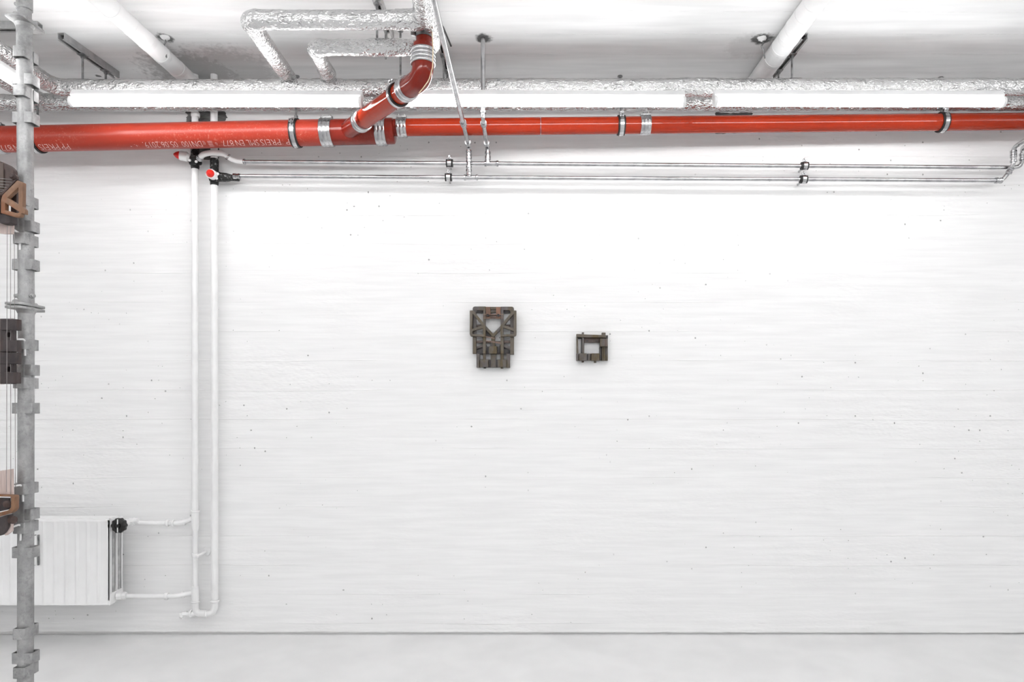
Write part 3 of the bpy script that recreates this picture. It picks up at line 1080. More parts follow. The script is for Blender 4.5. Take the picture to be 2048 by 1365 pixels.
# drop 2: from the ceiling down, back and down to the upper pipe
D0 = 2.838
x2 = (966 - VX) * D0 / F
z2 = H + 1.183
t = thing('steel_pipe', (x2, D0, z2), 'steel pipe dropping vertically from a ceiling hole in front of the drain', 'pipe', g_s)
MB().tube(bend([(x2, D0, ZC - 0.0005), (x2, D0, z2), (x2, DS, z2), (x2 + 0.003, DS, P(0, up_y(983), DS).z)], [0, 0.02, 0.02, 0]), RS, 18).build('pipe_body', 'steel', t)
sleeve((x2, D0, z2 + 0.045), (0, 0, 1), 0.03, t)
sleeve((x2, D0 + 0.035, z2), (0, 1, 0), 0.022, t)
sleeve((x2, DS - 0.05, z2), (0, 1, 0), 0.026, t)
for z in (z2 - 0.035, z2 - 0.062):
    sleeve((x2 + 0.002, DS, z), (0, 0, 1), 0.026, t)
# clips
for px, yy, lb in ((899, up_y, 'clip on the upper steel pipe left of the slanting pipe'), (897, lo_y, 'clip on the lower steel pipe left of the slanting pipe'),
                   (1609, up_y, 'clip on the upper steel pipe at the right'), (1607, lo_y, 'clip on the lower steel pipe at the right')):
    c = P(px, yy(px), DS)
    t = thing('pipe_clip', c - Vector((0, 0, 0.014)), 'small black and steel ' + lb, 'clip', 'clips of the thin steel pipes')
    MB().lathe([(-0.0155, RS + 0.0004), (-0.0155, RS + 0.0085), (0.0155, RS + 0.0085), (0.0155, RS + 0.0004)], c, (1, 0, 0), 20, closed=True).build('rubber_lining', 'rubber', t)
    MB().lathe([(-0.0085, RS + 0.0080), (-0.0085, RS + 0.0105), (0.0085, RS + 0.0105), (0.0085, RS + 0.0080)], c, (1, 0, 0), 20, closed=True).build('metal_band', 'steel', t)
    MB().box(c + Vector((0, -0.002, RS + 0.016)), (0.016, 0.012, 0.014)).build('ear', 'steel', t, bevel=0.002)
    MB().lathe([(0, 0.006), (0.004, 0.006), (0.006, 0.004)], c + Vector((0, -0.008, RS + 0.019)), (0, -1, 0), 12).build('screw', 'steel', t)
    MB().tube([c + Vector((0, RS + 0.006, -0.002)), (c.x, DW, c.z - 0.004)], 0.005, 10).build('stud', 'steel', t)

# ------------------------------------------------------------------ risers, valves
DV = 3.158
g_v = 'white vertical heating risers'


def white_ring(m, c, d, r, L=0.008, g=0.004):
    c = Vector(c)
    m.lathe([(-L / 2, r * 0.9), (-L / 2, r + g * 0.6), (-L / 4, r + g), (L / 4, r + g), (L / 2, r + g * 0.6), (L / 2, r * 0.9)], c, d, 20, closed=True)
    return m


def ring_part(c, d, r, t, L=0.008, g=0.004, mat='white'):
    return white_ring(MB(), c, d, r, L, g).build('fitting_ring', mat, t)


za = lambda py: P(0, py, DV).z
xa = lambda px: P(px, 0, DV).x
t = thing('riser_pipe', (xa(390), DV, za(1225)), 'left white vertical pipe feeding the radiator', 'pipe', g_v)
MB().tube([(xa(390), DV, ZC - 0.001), (xa(390), DV, za(1040))], 0.0146, 20).build('upper_pipe', 'white', t)
MB().tube([(xa(390.5), DV, za(1040)), (xa(390.5), DV, za(1190))], 0.0115, 20).build('lower_pipe', 'white', t)
MB().tube([(xa(390.5), DV, za(1062)), (xa(390.5), DV, za(1050)), (xa(390.5), DV, za(1024))], [0.0135, 0.0175, 0.0175], 20).build('tee_body', 'white', t)
MB().tube([(xa(390.5), DV, za(1172)), (xa(390.5), DV, za(1180)), (xa(391), DV, za(1206))], [0.0135, 0.0170, 0.0165], 20).build('tee_body', 'white', t)
for py, r in ((1023, 0.0165), (1053, 0.012), (1176, 0.012), (1204, 0.015)):
    ring_part((xa(390.5), DV, za(py)), (0, 0, 1), r, t)
ring_part((xa(391), DV, za(230)), (0, 0, 1), 0.0155, t, 0.02, 0.004)
t = thing('riser_pipe', (xa(429), DV, za(1225)), 'right white vertical pipe with a bend at its foot', 'pipe', g_v)
yb = 1228
MB().tube([(xa(428), DV, ZC - 0.001), (xa(429.5), DV, za(1200))], 0.0158, 22).build('upper_pipe', 'white', t)
MB().tube(bend([(xa(429.5), DV, za(1198)), (xa(429.5), DV, za(yb)), (xa(391), DV, za(yb)), (xa(391), DV, za(1204))], 0.055, 10), 0.0150, 22).build('return_bend', 'white', t)
MB().tube([(xa(391), DV, za(yb)), (xa(372), DV - 0.002, za(yb + 2))], 0.0115, 18).build('drain_stub', 'white', t)
for px in (413, 382):
    ring_part((xa(px), DV, za(yb)), (1, 0, 0), 0.0125, t, 0.009, 0.0045)
ring_part((xa(429.5), DV, za(1203)), (0, 0, 1), 0.0155, t, 0.012, 0.0045)
MB().lathe([(0, 0.010), (0.0, 0.0145), (0.018, 0.0145), (0.02, 0.012), (0.03, 0.012), (0.031, 0.008)], (xa(374), DV, za(yb + 1)), (-1, -0.25, 0), 6).build('drain_plug', 'white', t, angle=25)
MB().tube([(xa(367), DV - 0.006, za(yb + 2)), (xa(365), DV - 0.02, za(yb + 6))], 0.008, 12).build('plug_tip', 'white', t)
# wall bracket of the left riser
t = thing('pipe_bracket', (xa(394), DV, za(1106)), 'small white wall bracket holding the left riser', 'bracket')
ring_part((xa(390.5), DV, za(1111)), (0, 0, 1), 0.0115, t, 0.016, 0.004)
MB().lathe([(0, 0.007), (0.006, 0.007), (0.008, 0.004)], (xa(398), DV - 0.012, za(1112)), (0, -1, 0), 12).build('screw', 'white', t)
MB().tube([(xa(398), DV - 0.012, za(1111)), (xa(403), DV, za(1109)), (xa(405), DW, za(1107))], 0.006, 12).build('arm', 'white', t)
MB().lathe([(0, 0.02), (0.005, 0.018), (0.006, 0.008)], (xa(406), DW - 0.0002, za(1107)), (0, -1, 0), 16, fn=lambda a_, r_: r_ * (1 + 0.12 * math.sin(3 * a_))).build('rosette', 'white', t)


def valve(px, py, label, act_dir, out, red_r):
    c = P(px, py, DV - 0.012)
    t = thing('heating_valve', c - Vector((0, 0, 0.04)), label, 'valve', 'red capped heating valves')
    rx = xa(390 if px < 405 else 428.5)
    MB().tube([(rx, DV, c.z - 0.038), (rx, DV, c.z - 0.03), (rx, DV, c.z + 0.075), (rx, DV, c.z + 0.085)], [0.016, 0.0185, 0.0185, 0.0165], 20, True, lambda q, r: r * (1 + 0.12 * noise.noise(q * 60))).build('insulation_wrap', 'insul', t)
    m = MB()
    m.lathe([(-0.024, 0.012), (-0.02, 0.023), (0.018, 0.024), (0.024, 0.014)], c + Vector((0.006, -0.006, -0.004)), (1, -0.2, -0.1), 18, fn=lambda a_, r_: r_ * (1 + 0.1 * math.sin(4 * a_)))
    m.build('valve_body', 'black', t)
    for dx, dz in ((-0.008, -0.012), (0.022, -0.018), (0.028, 0.002)):
        MB().lathe([(0, 0.006), (0.005, 0.006), (0.006, 0.004)], c + Vector((dx, -0.026, dz)), (0, -1, 0), 12).build('test_point', 'white', t)
    a = Vector(act_dir).normalized()
    o = c + (Vector((-0.012, -0.014, 0.006)) if px < 405 else Vector((0.004, -0.014, -0.002)))
    MB().lathe([(0.0, 0.013), (0.010, 0.019), (0.013, 0.0215), (0.042, 0.0215), (0.045, 0.0195)], o, a, 24, fn=lambda a_, r_: r_ * (1 + 0.012 * math.sin(14 * a_))).build('actuator', 'plastic', t)
    MB().lathe([(0.044, 0.0175), (0.050, 0.0175), (0.058, 0.014), (0.068, 0.006), (0.071, 0.002)], o, a, 24).build('red_cap', 'redcap', t)
    return t, c


vt, vc = valve(389, 320, 'heating valve with red cap pointing left on left riser', (-1, -0.3, 0.12), None, 1)
vt2, vc2 = valve(429, 353, 'heating valve with red cap facing forward on right riser', (0.10, -1, -0.10), None, 1)
MB().lathe([(0, 0.02), (0.03, 0.019), (0.05, 0.014), (0.085, 0.013)], vc2 + Vector((0.024, 0.0, -0.003)), (1, 0.15, -0.02), 18, fn=lambda a_, r_: r_ * (1 + 0.08 * math.sin(5 * a_))).build('outlet_wrap', 'insul', vt2)
MB().lathe([(0, 0.013), (0.012, 0.0135), (0.013, 0.011), (0.022, 0.011), (0.023, 0.0125), (0.03, 0.0125)], P(467, lo_y(467), DS - 0.003), (1, 0, 0), 8).build('union_nut', 'steel', vt2, angle=25)
t = thing('flexible_hose', P(430, 308, DS - 0.02), 'short silvery arched hose joining left valve to the upper steel pipe', 'hose')
pth = bend([P(399, 318, DV - 0.035), P(405, 309, DS - 0.03), P(425, 305, DS - 0.03), P(447, 307, DS - 0.025), P(462, 319, DS - 0.01), P(476, up_y(476), DS), P(490, up_y(490), DS)], 0.04)
pth = resample(pth, 0.006)
MB().tube(pth, [0.0135 if i < 3 else 0.0125 if i < 22 else 0.0105 for i in range(len(pth))], 18, True, lambda q, r: r * (1 + 0.05 * noise.noise(q * 80))).build('hose_body', 'white', t)
MB().lathe([(0, 0.0145), (0.016, 0.0155), (0.017, 0.013)], P(398, 319, DV - 0.036), P(406, 309, DS - 0.03) - P(398, 319, DV - 0.036), 8).build('union_nut', 'steel', t, angle=25)
ring_part(P(456, 314, DS - 0.017), P(462, 319, DS - 0.01) - P(449, 309, DS - 0.025), 0.0115, t, 0.008, 0.0035, 'steel')
ring_part(P(489, up_y(489), DS), (1, 0, 0), RS, t, 0.01, 0.004, 'steel')

# ------------------------------------------------------------------ radiator
DF, DBK = 3.04, 3.138
xr = (219.6 - VX) * DF / F
zt, zb = P(0, 1040, DF).z, P(0, 1211.5, DF).z
xl = xr - 1.30
rad = thing('radiator', ((xl + xr) / 2, (DF + DBK) / 2, zb), 'white fluted panel radiator on the wall at lower left', 'radiator')
pitch = 0.0486
xs = []
nf = int((xr - xl - 0.004) / pitch)
x = xr - 0.004
xs_f = [(xr, 0.0)]
for i in range(nf):
    for u, dep in ((0.0, 0.0), (0.06, 0.0), (0.13, 0.0034), (0.22, 0.0044), (0.24, 0.0040), (0.40, 0.0046), (0.42, 0.0042), (0.58, 0.0046), (0.60, 0.0042), (0.76, 0.0044), (0.85, 0.0034), (0.93, 0.0)):
        xs_f.append((x - (i + u) * pitch, dep))
xs_f.append((xl, 0.0))
zl = [(zb, 0), (zb + 0.009, 0), (zb + 0.016, 1), (zt - 0.018, 1), (zt - 0.010, 0), (zt - 0.003, 0), (zt, -0.6)]
vs_, fs_ = [], []
for x_, dep in xs_f:
    for z_, k in zl:
        vs_.append((x_, DF + dep * k if k >= 0 else DF + 0.003, z_))
    vs_.append((x_, DF + 0.016, zt))
    vs_.append((x_, DF + 0.016, zb))
n = len(zl) + 2
for i in range(len(xs_f) - 1):
    for k in range(n):
        k2 = (k + 1) % n
        fs_.append((i * n + k, i * n + k2, (i + 1) * n + k2, (i + 1) * n + k))
fs_ += [tuple(range(n)), tuple(range((len(xs_f) - 1) * n, len(xs_f) * n))]
MB().add(vs_, fs_).build('front_panel', 'radiator', rad, angle=50)
ztop = zt + 0.004
MB().box(((xl + xr) / 2, (DF + DBK) / 2 + 0.006, zt - 0.003), (xr - xl - 0.004, DBK - DF - 0.02, 0.004)).build('top_cover', 'radiator', rad, bevel=0.001)
for k in range(4):
    yk = DF + 0.022 + k * 0.020
    MB().box(((xl + xr) / 2, yk, zt), (xr - xl - 0.03, 0.008, 0.006)).build('top_slat', 'radiator', rad, bevel=0.001)
# side: frame with two deep channels
sx0 = xr - 0.006
sw = DBK - DF
MB().box((sx0 + 0.001, (DF + DBK) / 2, zt - 0.018), (0.012, sw, 0.036)).build('side_top', 'radiator', rad, bevel=0.0015)
MB().add([(sx0 - 0.005, DF + 0.001, zb + 0.05), (sx0 - 0.005, DBK, zb + 0.055), (sx0 - 0.005, DBK, zb + 0.018), (sx0 - 0.005, DF + 0.03, zb + 0.001), (sx0 - 0.005, DF + 0.001, zb),
          (sx0 + 0.007, DF + 0.001, zb + 0.05), (sx0 + 0.007, DBK, zb + 0.055), (sx0 + 0.007, DBK, zb + 0.018), (sx0 + 0.007, DF + 0.03, zb + 0.001), (sx0 + 0.007, DF + 0.001, zb)],
         [(0, 1, 2, 3, 4), (9, 8, 7, 6, 5), (0, 5, 6, 1), (1, 6, 7, 2), (2, 7, 8, 3), (3, 8, 9, 4), (4, 9, 5, 0)]).build('side_foot', 'radiator', rad, bevel=0.001)
for yk, wk in ((DF + 0.004, 0.008), (DF + 0.055, 0.008), (DBK - 0.004, 0.008)):
    MB().box((sx0, yk, (zt + zb) / 2), (0.012, wk, zt - zb - 0.04)).build('side_rib', 'radiator', rad, bevel=0.0015)
for yk in (DF + 0.032, DF + 0.077):
    MB().tube([(sx0 - 0.004, yk, zb + 0.03), (sx0 - 0.004, yk, zt - 0.03)], 0.010, 16).build('convector_column', 'rad_in', rad)
MB().box(((xl + sx0) / 2 - 0.01, (DF + DBK) / 2 + 0.01, (zt + zb) / 2), (xr - xl - 0.05, sw - 0.03, zt - zb - 0.03)).build('core', 'rad_in', rad)
MB().box(((xl + xr) / 2, DBK - 0.004, (zt + zb) / 2), (xr - xl - 0.01, 0.008, zt - zb - 0.008)).build('rear_panel', 'radiator', rad)
for xk in (xl + 0.2, xr - 0.2):
    MB().box((xk, (DBK + DW) / 2, (zt + zb) / 2), (0.04, DW - DBK, 0.3)).build('wall_mount', 'radiator', rad)
hm = P(72.5, 1101, DF - 0.006)
MB().box(hm, (0.011, 0.014, 0.13)).build('heat_meter', 'plastic', rad, bevel=0.0015)
for dx in (-0.0075, 0.0075):
    MB().box(hm + Vector((dx, 0.003, 0)), (0.003, 0.010, 0.136)).build('meter_edge', 'steel_dull', rad, bevel=0.0005)

# hand wheel valve
kc = P(240.5, 1051, DF + 0.01)
t = thing('radiator_valve', kc - Vector((0, 0, 0.034)), 'black hand wheel with a white bar on the radiator', 'valve')
MB().lathe([(0.0, 0.024), (0.004, 0.0325), (0.018, 0.0325), (0.022, 0.028), (0.023, 0.015), (0.020, 0.013), (0.020, 0.010), (0.025, 0.009)], kc + Vector((0, 0.004, 0)), (0, -1, 0), 64, fn=lambda a_, r_: r_ * (1 + (0.05 * math.cos(10 * a_) if r_ > 0.02 else 0))).build('hand_wheel', 'black', t, angle=45)
MB().box(kc + Vector((0.0, -0.020, 0.018)), (0.0045, 0.004, 0.022)).build('marker_bar', 'plastic', t, bevel=0.001)
MB().box(kc + Vector((0.0, -0.020, -0.018)), (0.0045, 0.004, 0.022)).build('marker_bar', 'plastic', t, bevel=0.001)
MB().tube([kc + Vector((0, 0.002, 0)), kc + Vector((0, 0.075, 0))], 0.011, 16).build('stem', 'white', t)
MB().lathe([(0, 0.016), (0.022, 0.016), (0.024, 0.013), (0.04, 0.013)], kc + Vector((0.0, 0.072, 0.003)), (1, 0, 0.1), 8).build('union_nut', 'white', t, angle=25)


def rad_pipe(pts, label, rings, r=0.0105):
    t = thing('radiator_pipe', pts[0], label, 'pipe', 'white radiator connection pipes')
    MB().tube(bend(pts, 0.06), r, 18).build('pipe_body', 'white', t)
    for c, d, rr, L in rings:
        ring_part(c, d, rr, t, L)
    return t


Dp = 3.13
rad_pipe([P(252, 1043, Dp), P(270, 1046.5, Dp), P(335, 1047, Dp), P(352, 1047.5, Dp), P(372, 1044, DV - 0.004), P(390, 1035, DV)], 'upper white pipe from radiator to the left riser',
         [(P(262, 1045, Dp), (1, 0, 0), 0.0125, 0.018), (P(335, 1047, Dp), (1, 0, 0), 0.012, 0.012), (P(347, 1047.5, Dp), (1, 0, 0), 0.0125, 0.008), (P(368, 1045.5, DV - 0.005), (1, 0, 0.2), 0.0115, 0.01)])
t = rad_pipe([P(232, 1192.5, 3.09), P(262, 1193, Dp), P(330, 1193.5, Dp), P(350, 1193, Dp), P(372, 1189, DV - 0.004), P(390, 1185, DV)], 'lower white pipe from radiator to the left riser',
             [(P(248, 1192.5, 3.11), (1, 0, 0), 0.014, 0.016), (P(333, 1193.5, Dp), (1, 0, 0), 0.0125, 0.016), (P(366, 1190.5, DV - 0.005), (1, 0, 0.2), 0.0115, 0.01)])
MB().lathe([(0, 0.014), (0.0, 0.0185), (0.02, 0.0185), (0.022, 0.0155), (0.036, 0.0155), (0.037, 0.012)], P(233, 1192.5, 3.088), (1, 0.3, 0), 8).build('union_nut', 'white', t, angle=25)

# ------------------------------------------------------------------ scaffold post
DP = 2.36
xp = (52.5 - VX) * DP / F
zp = lambda py: H + (VY - py) * DP / F
post = thing('scaffold_post', (xp, DP, 0), 'galvanised steel scaffold post with welded brackets at the left', 'post')
RP = 0.0242
MB().tube(resample([(xp - 0.003, DP, 0.0), (xp, DP, zp(614))], 0.15), RP, 36).build('lower_tube', 'galv', post)
MB().tube(resample([(xp, DP, zp(613)), (xp - 0.006, DP, zp(38))], 0.15), RP, 36).build('upper_tube', 'galv', post)
MB().tube([(xp - 0.006, DP, zp(40)), (xp - 0.006, DP, zp(10))], RP * 0.86, 36).build('spigot', 'galv', post)
MB().lathe([(0, RP * 0.87), (0, RP), (0.52, RP), (0.52, RP * 0.87)], (xp - 0.006, DP, zp(20)), (0, 0, 1), 36, closed=True).build('top_tube', 'galv', post)


def flange(z, th, sx=0.031, sy=0.062):
    pts = fillet2([(-sx, -sy), (sx, -sy), (sx, sy), (-sx, sy)], 0.016, 4)
    n = len(pts)
    vs_ = [(xp - 0.003 + p.x, DP + p.y, z) for p in pts] + [(xp - 0.003 + p.x, DP + p.y, z + th) for p in pts]
    fs_ = [tuple(range(n)), tuple(range(n, 2 * n))] + [(i, (i + 1) % n, n + (i + 1) % n, n + i) for i in range(n)]
    MB().add(vs_, fs_).build('flange_plate', 'galv', post, bevel=0.0012)


flange(zp(621), 0.0085)
flange(zp(614), 0.0085)
flange(zp(50), 0.008)
MB().lathe([(0, RP + 0.006), (0.012, RP + 0.001)], (xp - 0.006, DP, zp(50)), (0, 0, -1), 36).build('weld_collar', 'galv', post)
MB().lathe([(0, RP + 0.006), (0.012, RP + 0.001)], (xp, DP, zp(621)), (0, 0, -1), 36).build('weld_collar', 'galv', post)
for z, yy in ((zp(608), -0.042), (zp(608), 0.042), (zp(44), -0.042), (zp(44), 0.042)):
    MB().lathe([(0, 0.012), (0.004, 0.0115), (0.008, 0.008), (0.0095, 0.002)], (xp - 0.003, DP + yy, z), (0, 0, 1), 16).build('bolt_head', 'galv', post)
for s_ in (-1, 1):
    MB().lathe([(0, 0.009), (0.004, 0.009), (0.005, 0.007), (0.012, 0.007), (0.013, 0.004)], (xp + s_ * (RP - 0.002), DP - 0.006, zp(593)), (s_, -0.3, 0), 8).build('side_bolt', 'galv', post)
MB().lathe([(0, 0.006), (0.006, 0.006), (0.008, 0.003)], (xp - RP - 0.004, DP - 0.006, zp(10)), (-1, -0.3, 0), 10).build('side_bolt', 'galv', post)
wv, Lo, rc = 0.0215, 0.036, 0.006
plan = [(0.008, -wv), (Lo - rc, -wv), (Lo - rc * 0.3, -wv + rc * 0.3), (Lo, -wv + rc), (Lo, wv - rc), (Lo - rc * 0.3, wv - rc * 0.3), (Lo - rc, wv), (0.008, wv)]
for base in (112, 404, 690, 977, 1263):
    for off, u in ((0, (0, -1, 0)), (0, (0, 1, 0)), (51, (1, 0, 0)), (51, (-1, 0, 0)), (77, (0, -1, 0)), (77, (0, 1, 0)), (127, (1, 0, 0)), (127, (-1, 0, 0))):
        z = zp(base + off)
        u = Vector(u)
        v = Vector((0, 0, 1)).cross(u)
        MB().strap(plan, 0.0032, (xp - 0.001, DP, z), u, v, (0, 0, 1), 0.037).build('bracket', 'galv', post, bevel=0.0008, segs=1)


# ------------------------------------------------------------------ sculptures on the long wall
def wall_conv(ox, oy, k, D):
    def f(x_, y_):
        q = P(ox + x_ / k, oy + y_ / k, D)
        return (q.x, q.z)
    return f


def piece(par, mk, D):
    def f(name, outer, y0, y1, mat, holes=(), rad=6, hrad=6, bevel=0.0014):
        return plate(name, outer, holes, D - y0, D - y1, mat, par, mk(D - y0), bevel, rad, hrad)
    return f


def seg_bar(p0, p1, wd):
    p0, p1 = Vector(p0), Vector(p1)
    d = (p1 - p0).normalized()
    nrm = Vector((-d.y, d.x)) * (wd / 2)
    return [tuple(p0 + nrm), tuple(p1 + nrm), tuple(p1 - nrm), tuple(p0 - nrm)]


def relief_sculpture():
    mk = lambda D: wall_conv(920, 590, 8.029, D)
    cv = mk(3.16)
    base = P(986, 738, DW)
    t = thing('wall_sculpture', base, 'tall torso shaped ceramic relief with triangular frames on the wall', 'sculpture', 'brown ceramic reliefs on the long wall')
    pc = piece(t, mk, DW)
    # y0 = how far the front stands off the wall, y1 = back
    pc('rear_frame', {'p': [(203, 187), (412, 187), (412, 660), (203, 660)], 'r': [40, 4, 4, 4]}, 0.034, 0.012, 'grey_c', [{'p': [(262, 250), (372, 250), (372, 645), (262, 645)], 'r': [28, 4, 4, 4]}])
    pc('rear_frame', {'p': [(652, 190), (865, 190), (865, 660), (652, 660)], 'r': [4, 40, 4, 4]}, 0.034, 0.012, 'grey_c', [{'p': [(697, 252), (808, 252), (808, 645), (697, 645)], 'r': [4, 28, 4, 4]}])
    pc('cross_bar', rect(250, 478, 372, 512), 0.024, 0.010, 'rustb_c')
    pc('cross_bar', rect(697, 478, 812, 512), 0.024, 0.010, 'rustb_c')
    pc('triangle_frame', {'p': [(156, 252), (212, 250), (412, 498), (412, 674), (156, 668)], 'r': [8, 10, 6, 6, 44]}, 0.050, 0.030, 'olive_c',
       [{'p': [(202, 306), (350, 490), (196, 550)], 'r': 6}, {'p': [(200, 586), (366, 538), (366, 636), (200, 630)], 'r': [6, 6, 6, 24]}])
    pc('triangle_frame', {'p': [(906, 252), (906, 668), (650, 674), (650, 492), (848, 250)], 'r': [8, 44, 6, 6, 10]}, 0.050, 0.030, 'olive_c',
       [{'p': [(862, 306), (858, 532), (714, 490)], 'r': 6}, {'p': [(695, 530), (860, 584), (860, 630), (695, 636)], 'r': [6, 6, 24, 6]}])
    pc('rust_strap', rect(416, 195, 487, 378), 0.040, 0.016, 'rust_c')
    pc('rust_strap', rect(578, 198, 652, 380), 0.040, 0.016, 'rust_c')
    pc('top_bar', rect(412, 193, 652, 236), 0.034, 0.014, 'olive_c')
    pc('top_bar', rect(412, 232, 652, 288), 0.026, 0.010, 'grey_c')
    pc('top_bar', rect(412, 312, 652, 332), 0.030, 0.010, 'rustb_c')
    pc('top_bar', rect(412, 346, 652, 380), 0.030, 0.010, 'rustb_c')
    pc('lintel', rect(240, 252, 372, 292), 0.020, 0.008, 'dark_c')
    pc('lintel', rect(697, 254, 820, 294), 0.020, 0.008, 'dark_c')
    for x_ in (447, 615):
        q = cv(x_, 333)
        b_ = MB().lathe([(0.038, 0.0070), (0.048, 0.0070), (0.050, 0.0055), (0.050, 0.0030), (0.046, 0.0028)], (q[0], DW, q[1]), (0, -1, 0), 16).build('bolt', 'dark_c', t)
        MB().box((q[0], DW - 0.043, q[1]), (0.022, 0.006, 0.004)).build('bolt_wing', 'black', b_, bevel=0.0008)
    # V and spine
    pc('diagonal_brace', seg_bar((400, 515), (545, 668), 44), 0.030, 0.010, 'grey_c')
    pc('diagonal_brace', seg_bar((664, 515), (520, 668), 44), 0.031, 0.010, 'grey_c')
    pc('spine', rect(500, 640, 562, 850), 0.028, 0.010, 'grey_c')
    pc('back_panel', {'p': [(412, 560), (500, 650), (500, 680), (412, 680)], 'r': 3}, 0.016, 0.006, 'dark_c')
    for x0, x1 in ((203, 260), (366, 414), (651, 702), (806, 866)):
        pc('long_post', rect(x0, 640, x1, 946 if x0 < 800 else 958), 0.040, 0.014, 'olive_c', rad=4)
    pc('cross_bar', rect(250, 734, 372, 774), 0.030, 0.012, 'rustb_c')
    pc('cross_bar', rect(697, 734, 812, 776), 0.030, 0.012, 'rustb_c')
    pc('cross_bar', rect(412, 742, 652, 776), 0.022, 0.010, 'rustb_c')
    pc('slanted_bar', seg_bar((250, 856), (374, 814), 44), 0.028, 0.012, 'grey_c')
    pc('slanted_bar', seg_bar((692, 812), (812, 860), 44), 0.028, 0.012, 'grey_c')
    pc('back_panel', {'p': [(412, 790), (440, 830), (490, 830), (490, 800), (575, 800), (575, 830), (625, 830), (652, 790), (652, 950), (412, 950)], 'r': 8}, 0.018, 0.006, 'dark_c')
    pc('back_panel', {'p': [(262, 880), (372, 850), (372, 952), (262, 952)], 'r': 3}, 0.018, 0.006, 'dark_c')
    pc('back_panel', {'p': [(697, 850), (806, 890), (806, 952), (697, 952)], 'r': 3}, 0.018, 0.006, 'dark_c')
    pc('middle_block', rect(464, 826, 592, 946), 0.046, 0.014, 'olive_c', rad=8)
    pc('lower_frame', rect(265, 935, 803, 1168), 0.024, 0.006, 'dark_c', [rect(318, 952, 492, 1040), rect(578, 952, 746, 1040)], rad=5, hrad=3)
    pc('side_post', rect(264, 946, 318, 1170), 0.032, 0.010, 'grey_c')
    pc('side_post', rect(746, 946, 804, 1172), 0.032, 0.010, 'grey_c')
    pc('spine', rect(492, 946, 578, 1165), 0.030, 0.010, 'grey_c')
    pc('short_post', rect(370, 940, 412, 1060), 0.032, 0.010, 'olive_c')
    pc('short_post', rect(653, 945, 700, 1060), 0.032, 0.010, 'olive_c')
    pc('lower_block', rect(322, 1040, 452, 1162), 0.044, 0.012, 'grey_c', rad=6)
    pc('lower_block', rect(606, 1044, 744, 1164), 0.044, 0.012, 'grey_c', rad=6)
    pc('stain_strip', rect(655, 1048, 692, 1160), 0.0455, 0.03, 'olive_c', rad=3)
    pc('peg', rect(378, 1150, 416, 1182), 0.030, 0.008, 'dark_c', rad=3)
    pc('peg', rect(652, 1150, 692, 1184), 0.036, 0.008, 'olive_c', rad=3)
    for (x0, y0_, x1, y1_) in ((412, 668, 575, 702), (412, 676, 560, 706), (412, 728, 655, 772), (412, 736, 655, 782), (412, 742, 655, 790), (372, 312, 700, 312), (372, 322, 700, 325), (368, 345, 700, 350), (368, 370, 700, 368), (368, 380, 700, 380)):
        a_, b_ = cv(x0, y0_), cv(x1, y1_)
        MB().tube([(a_[0], DW - 0.042, a_[1]), (b_[0], DW - 0.042, b_[1])], 0.0007, 6).build('wire', 'copper', t)
    return t


relief_sculpture()


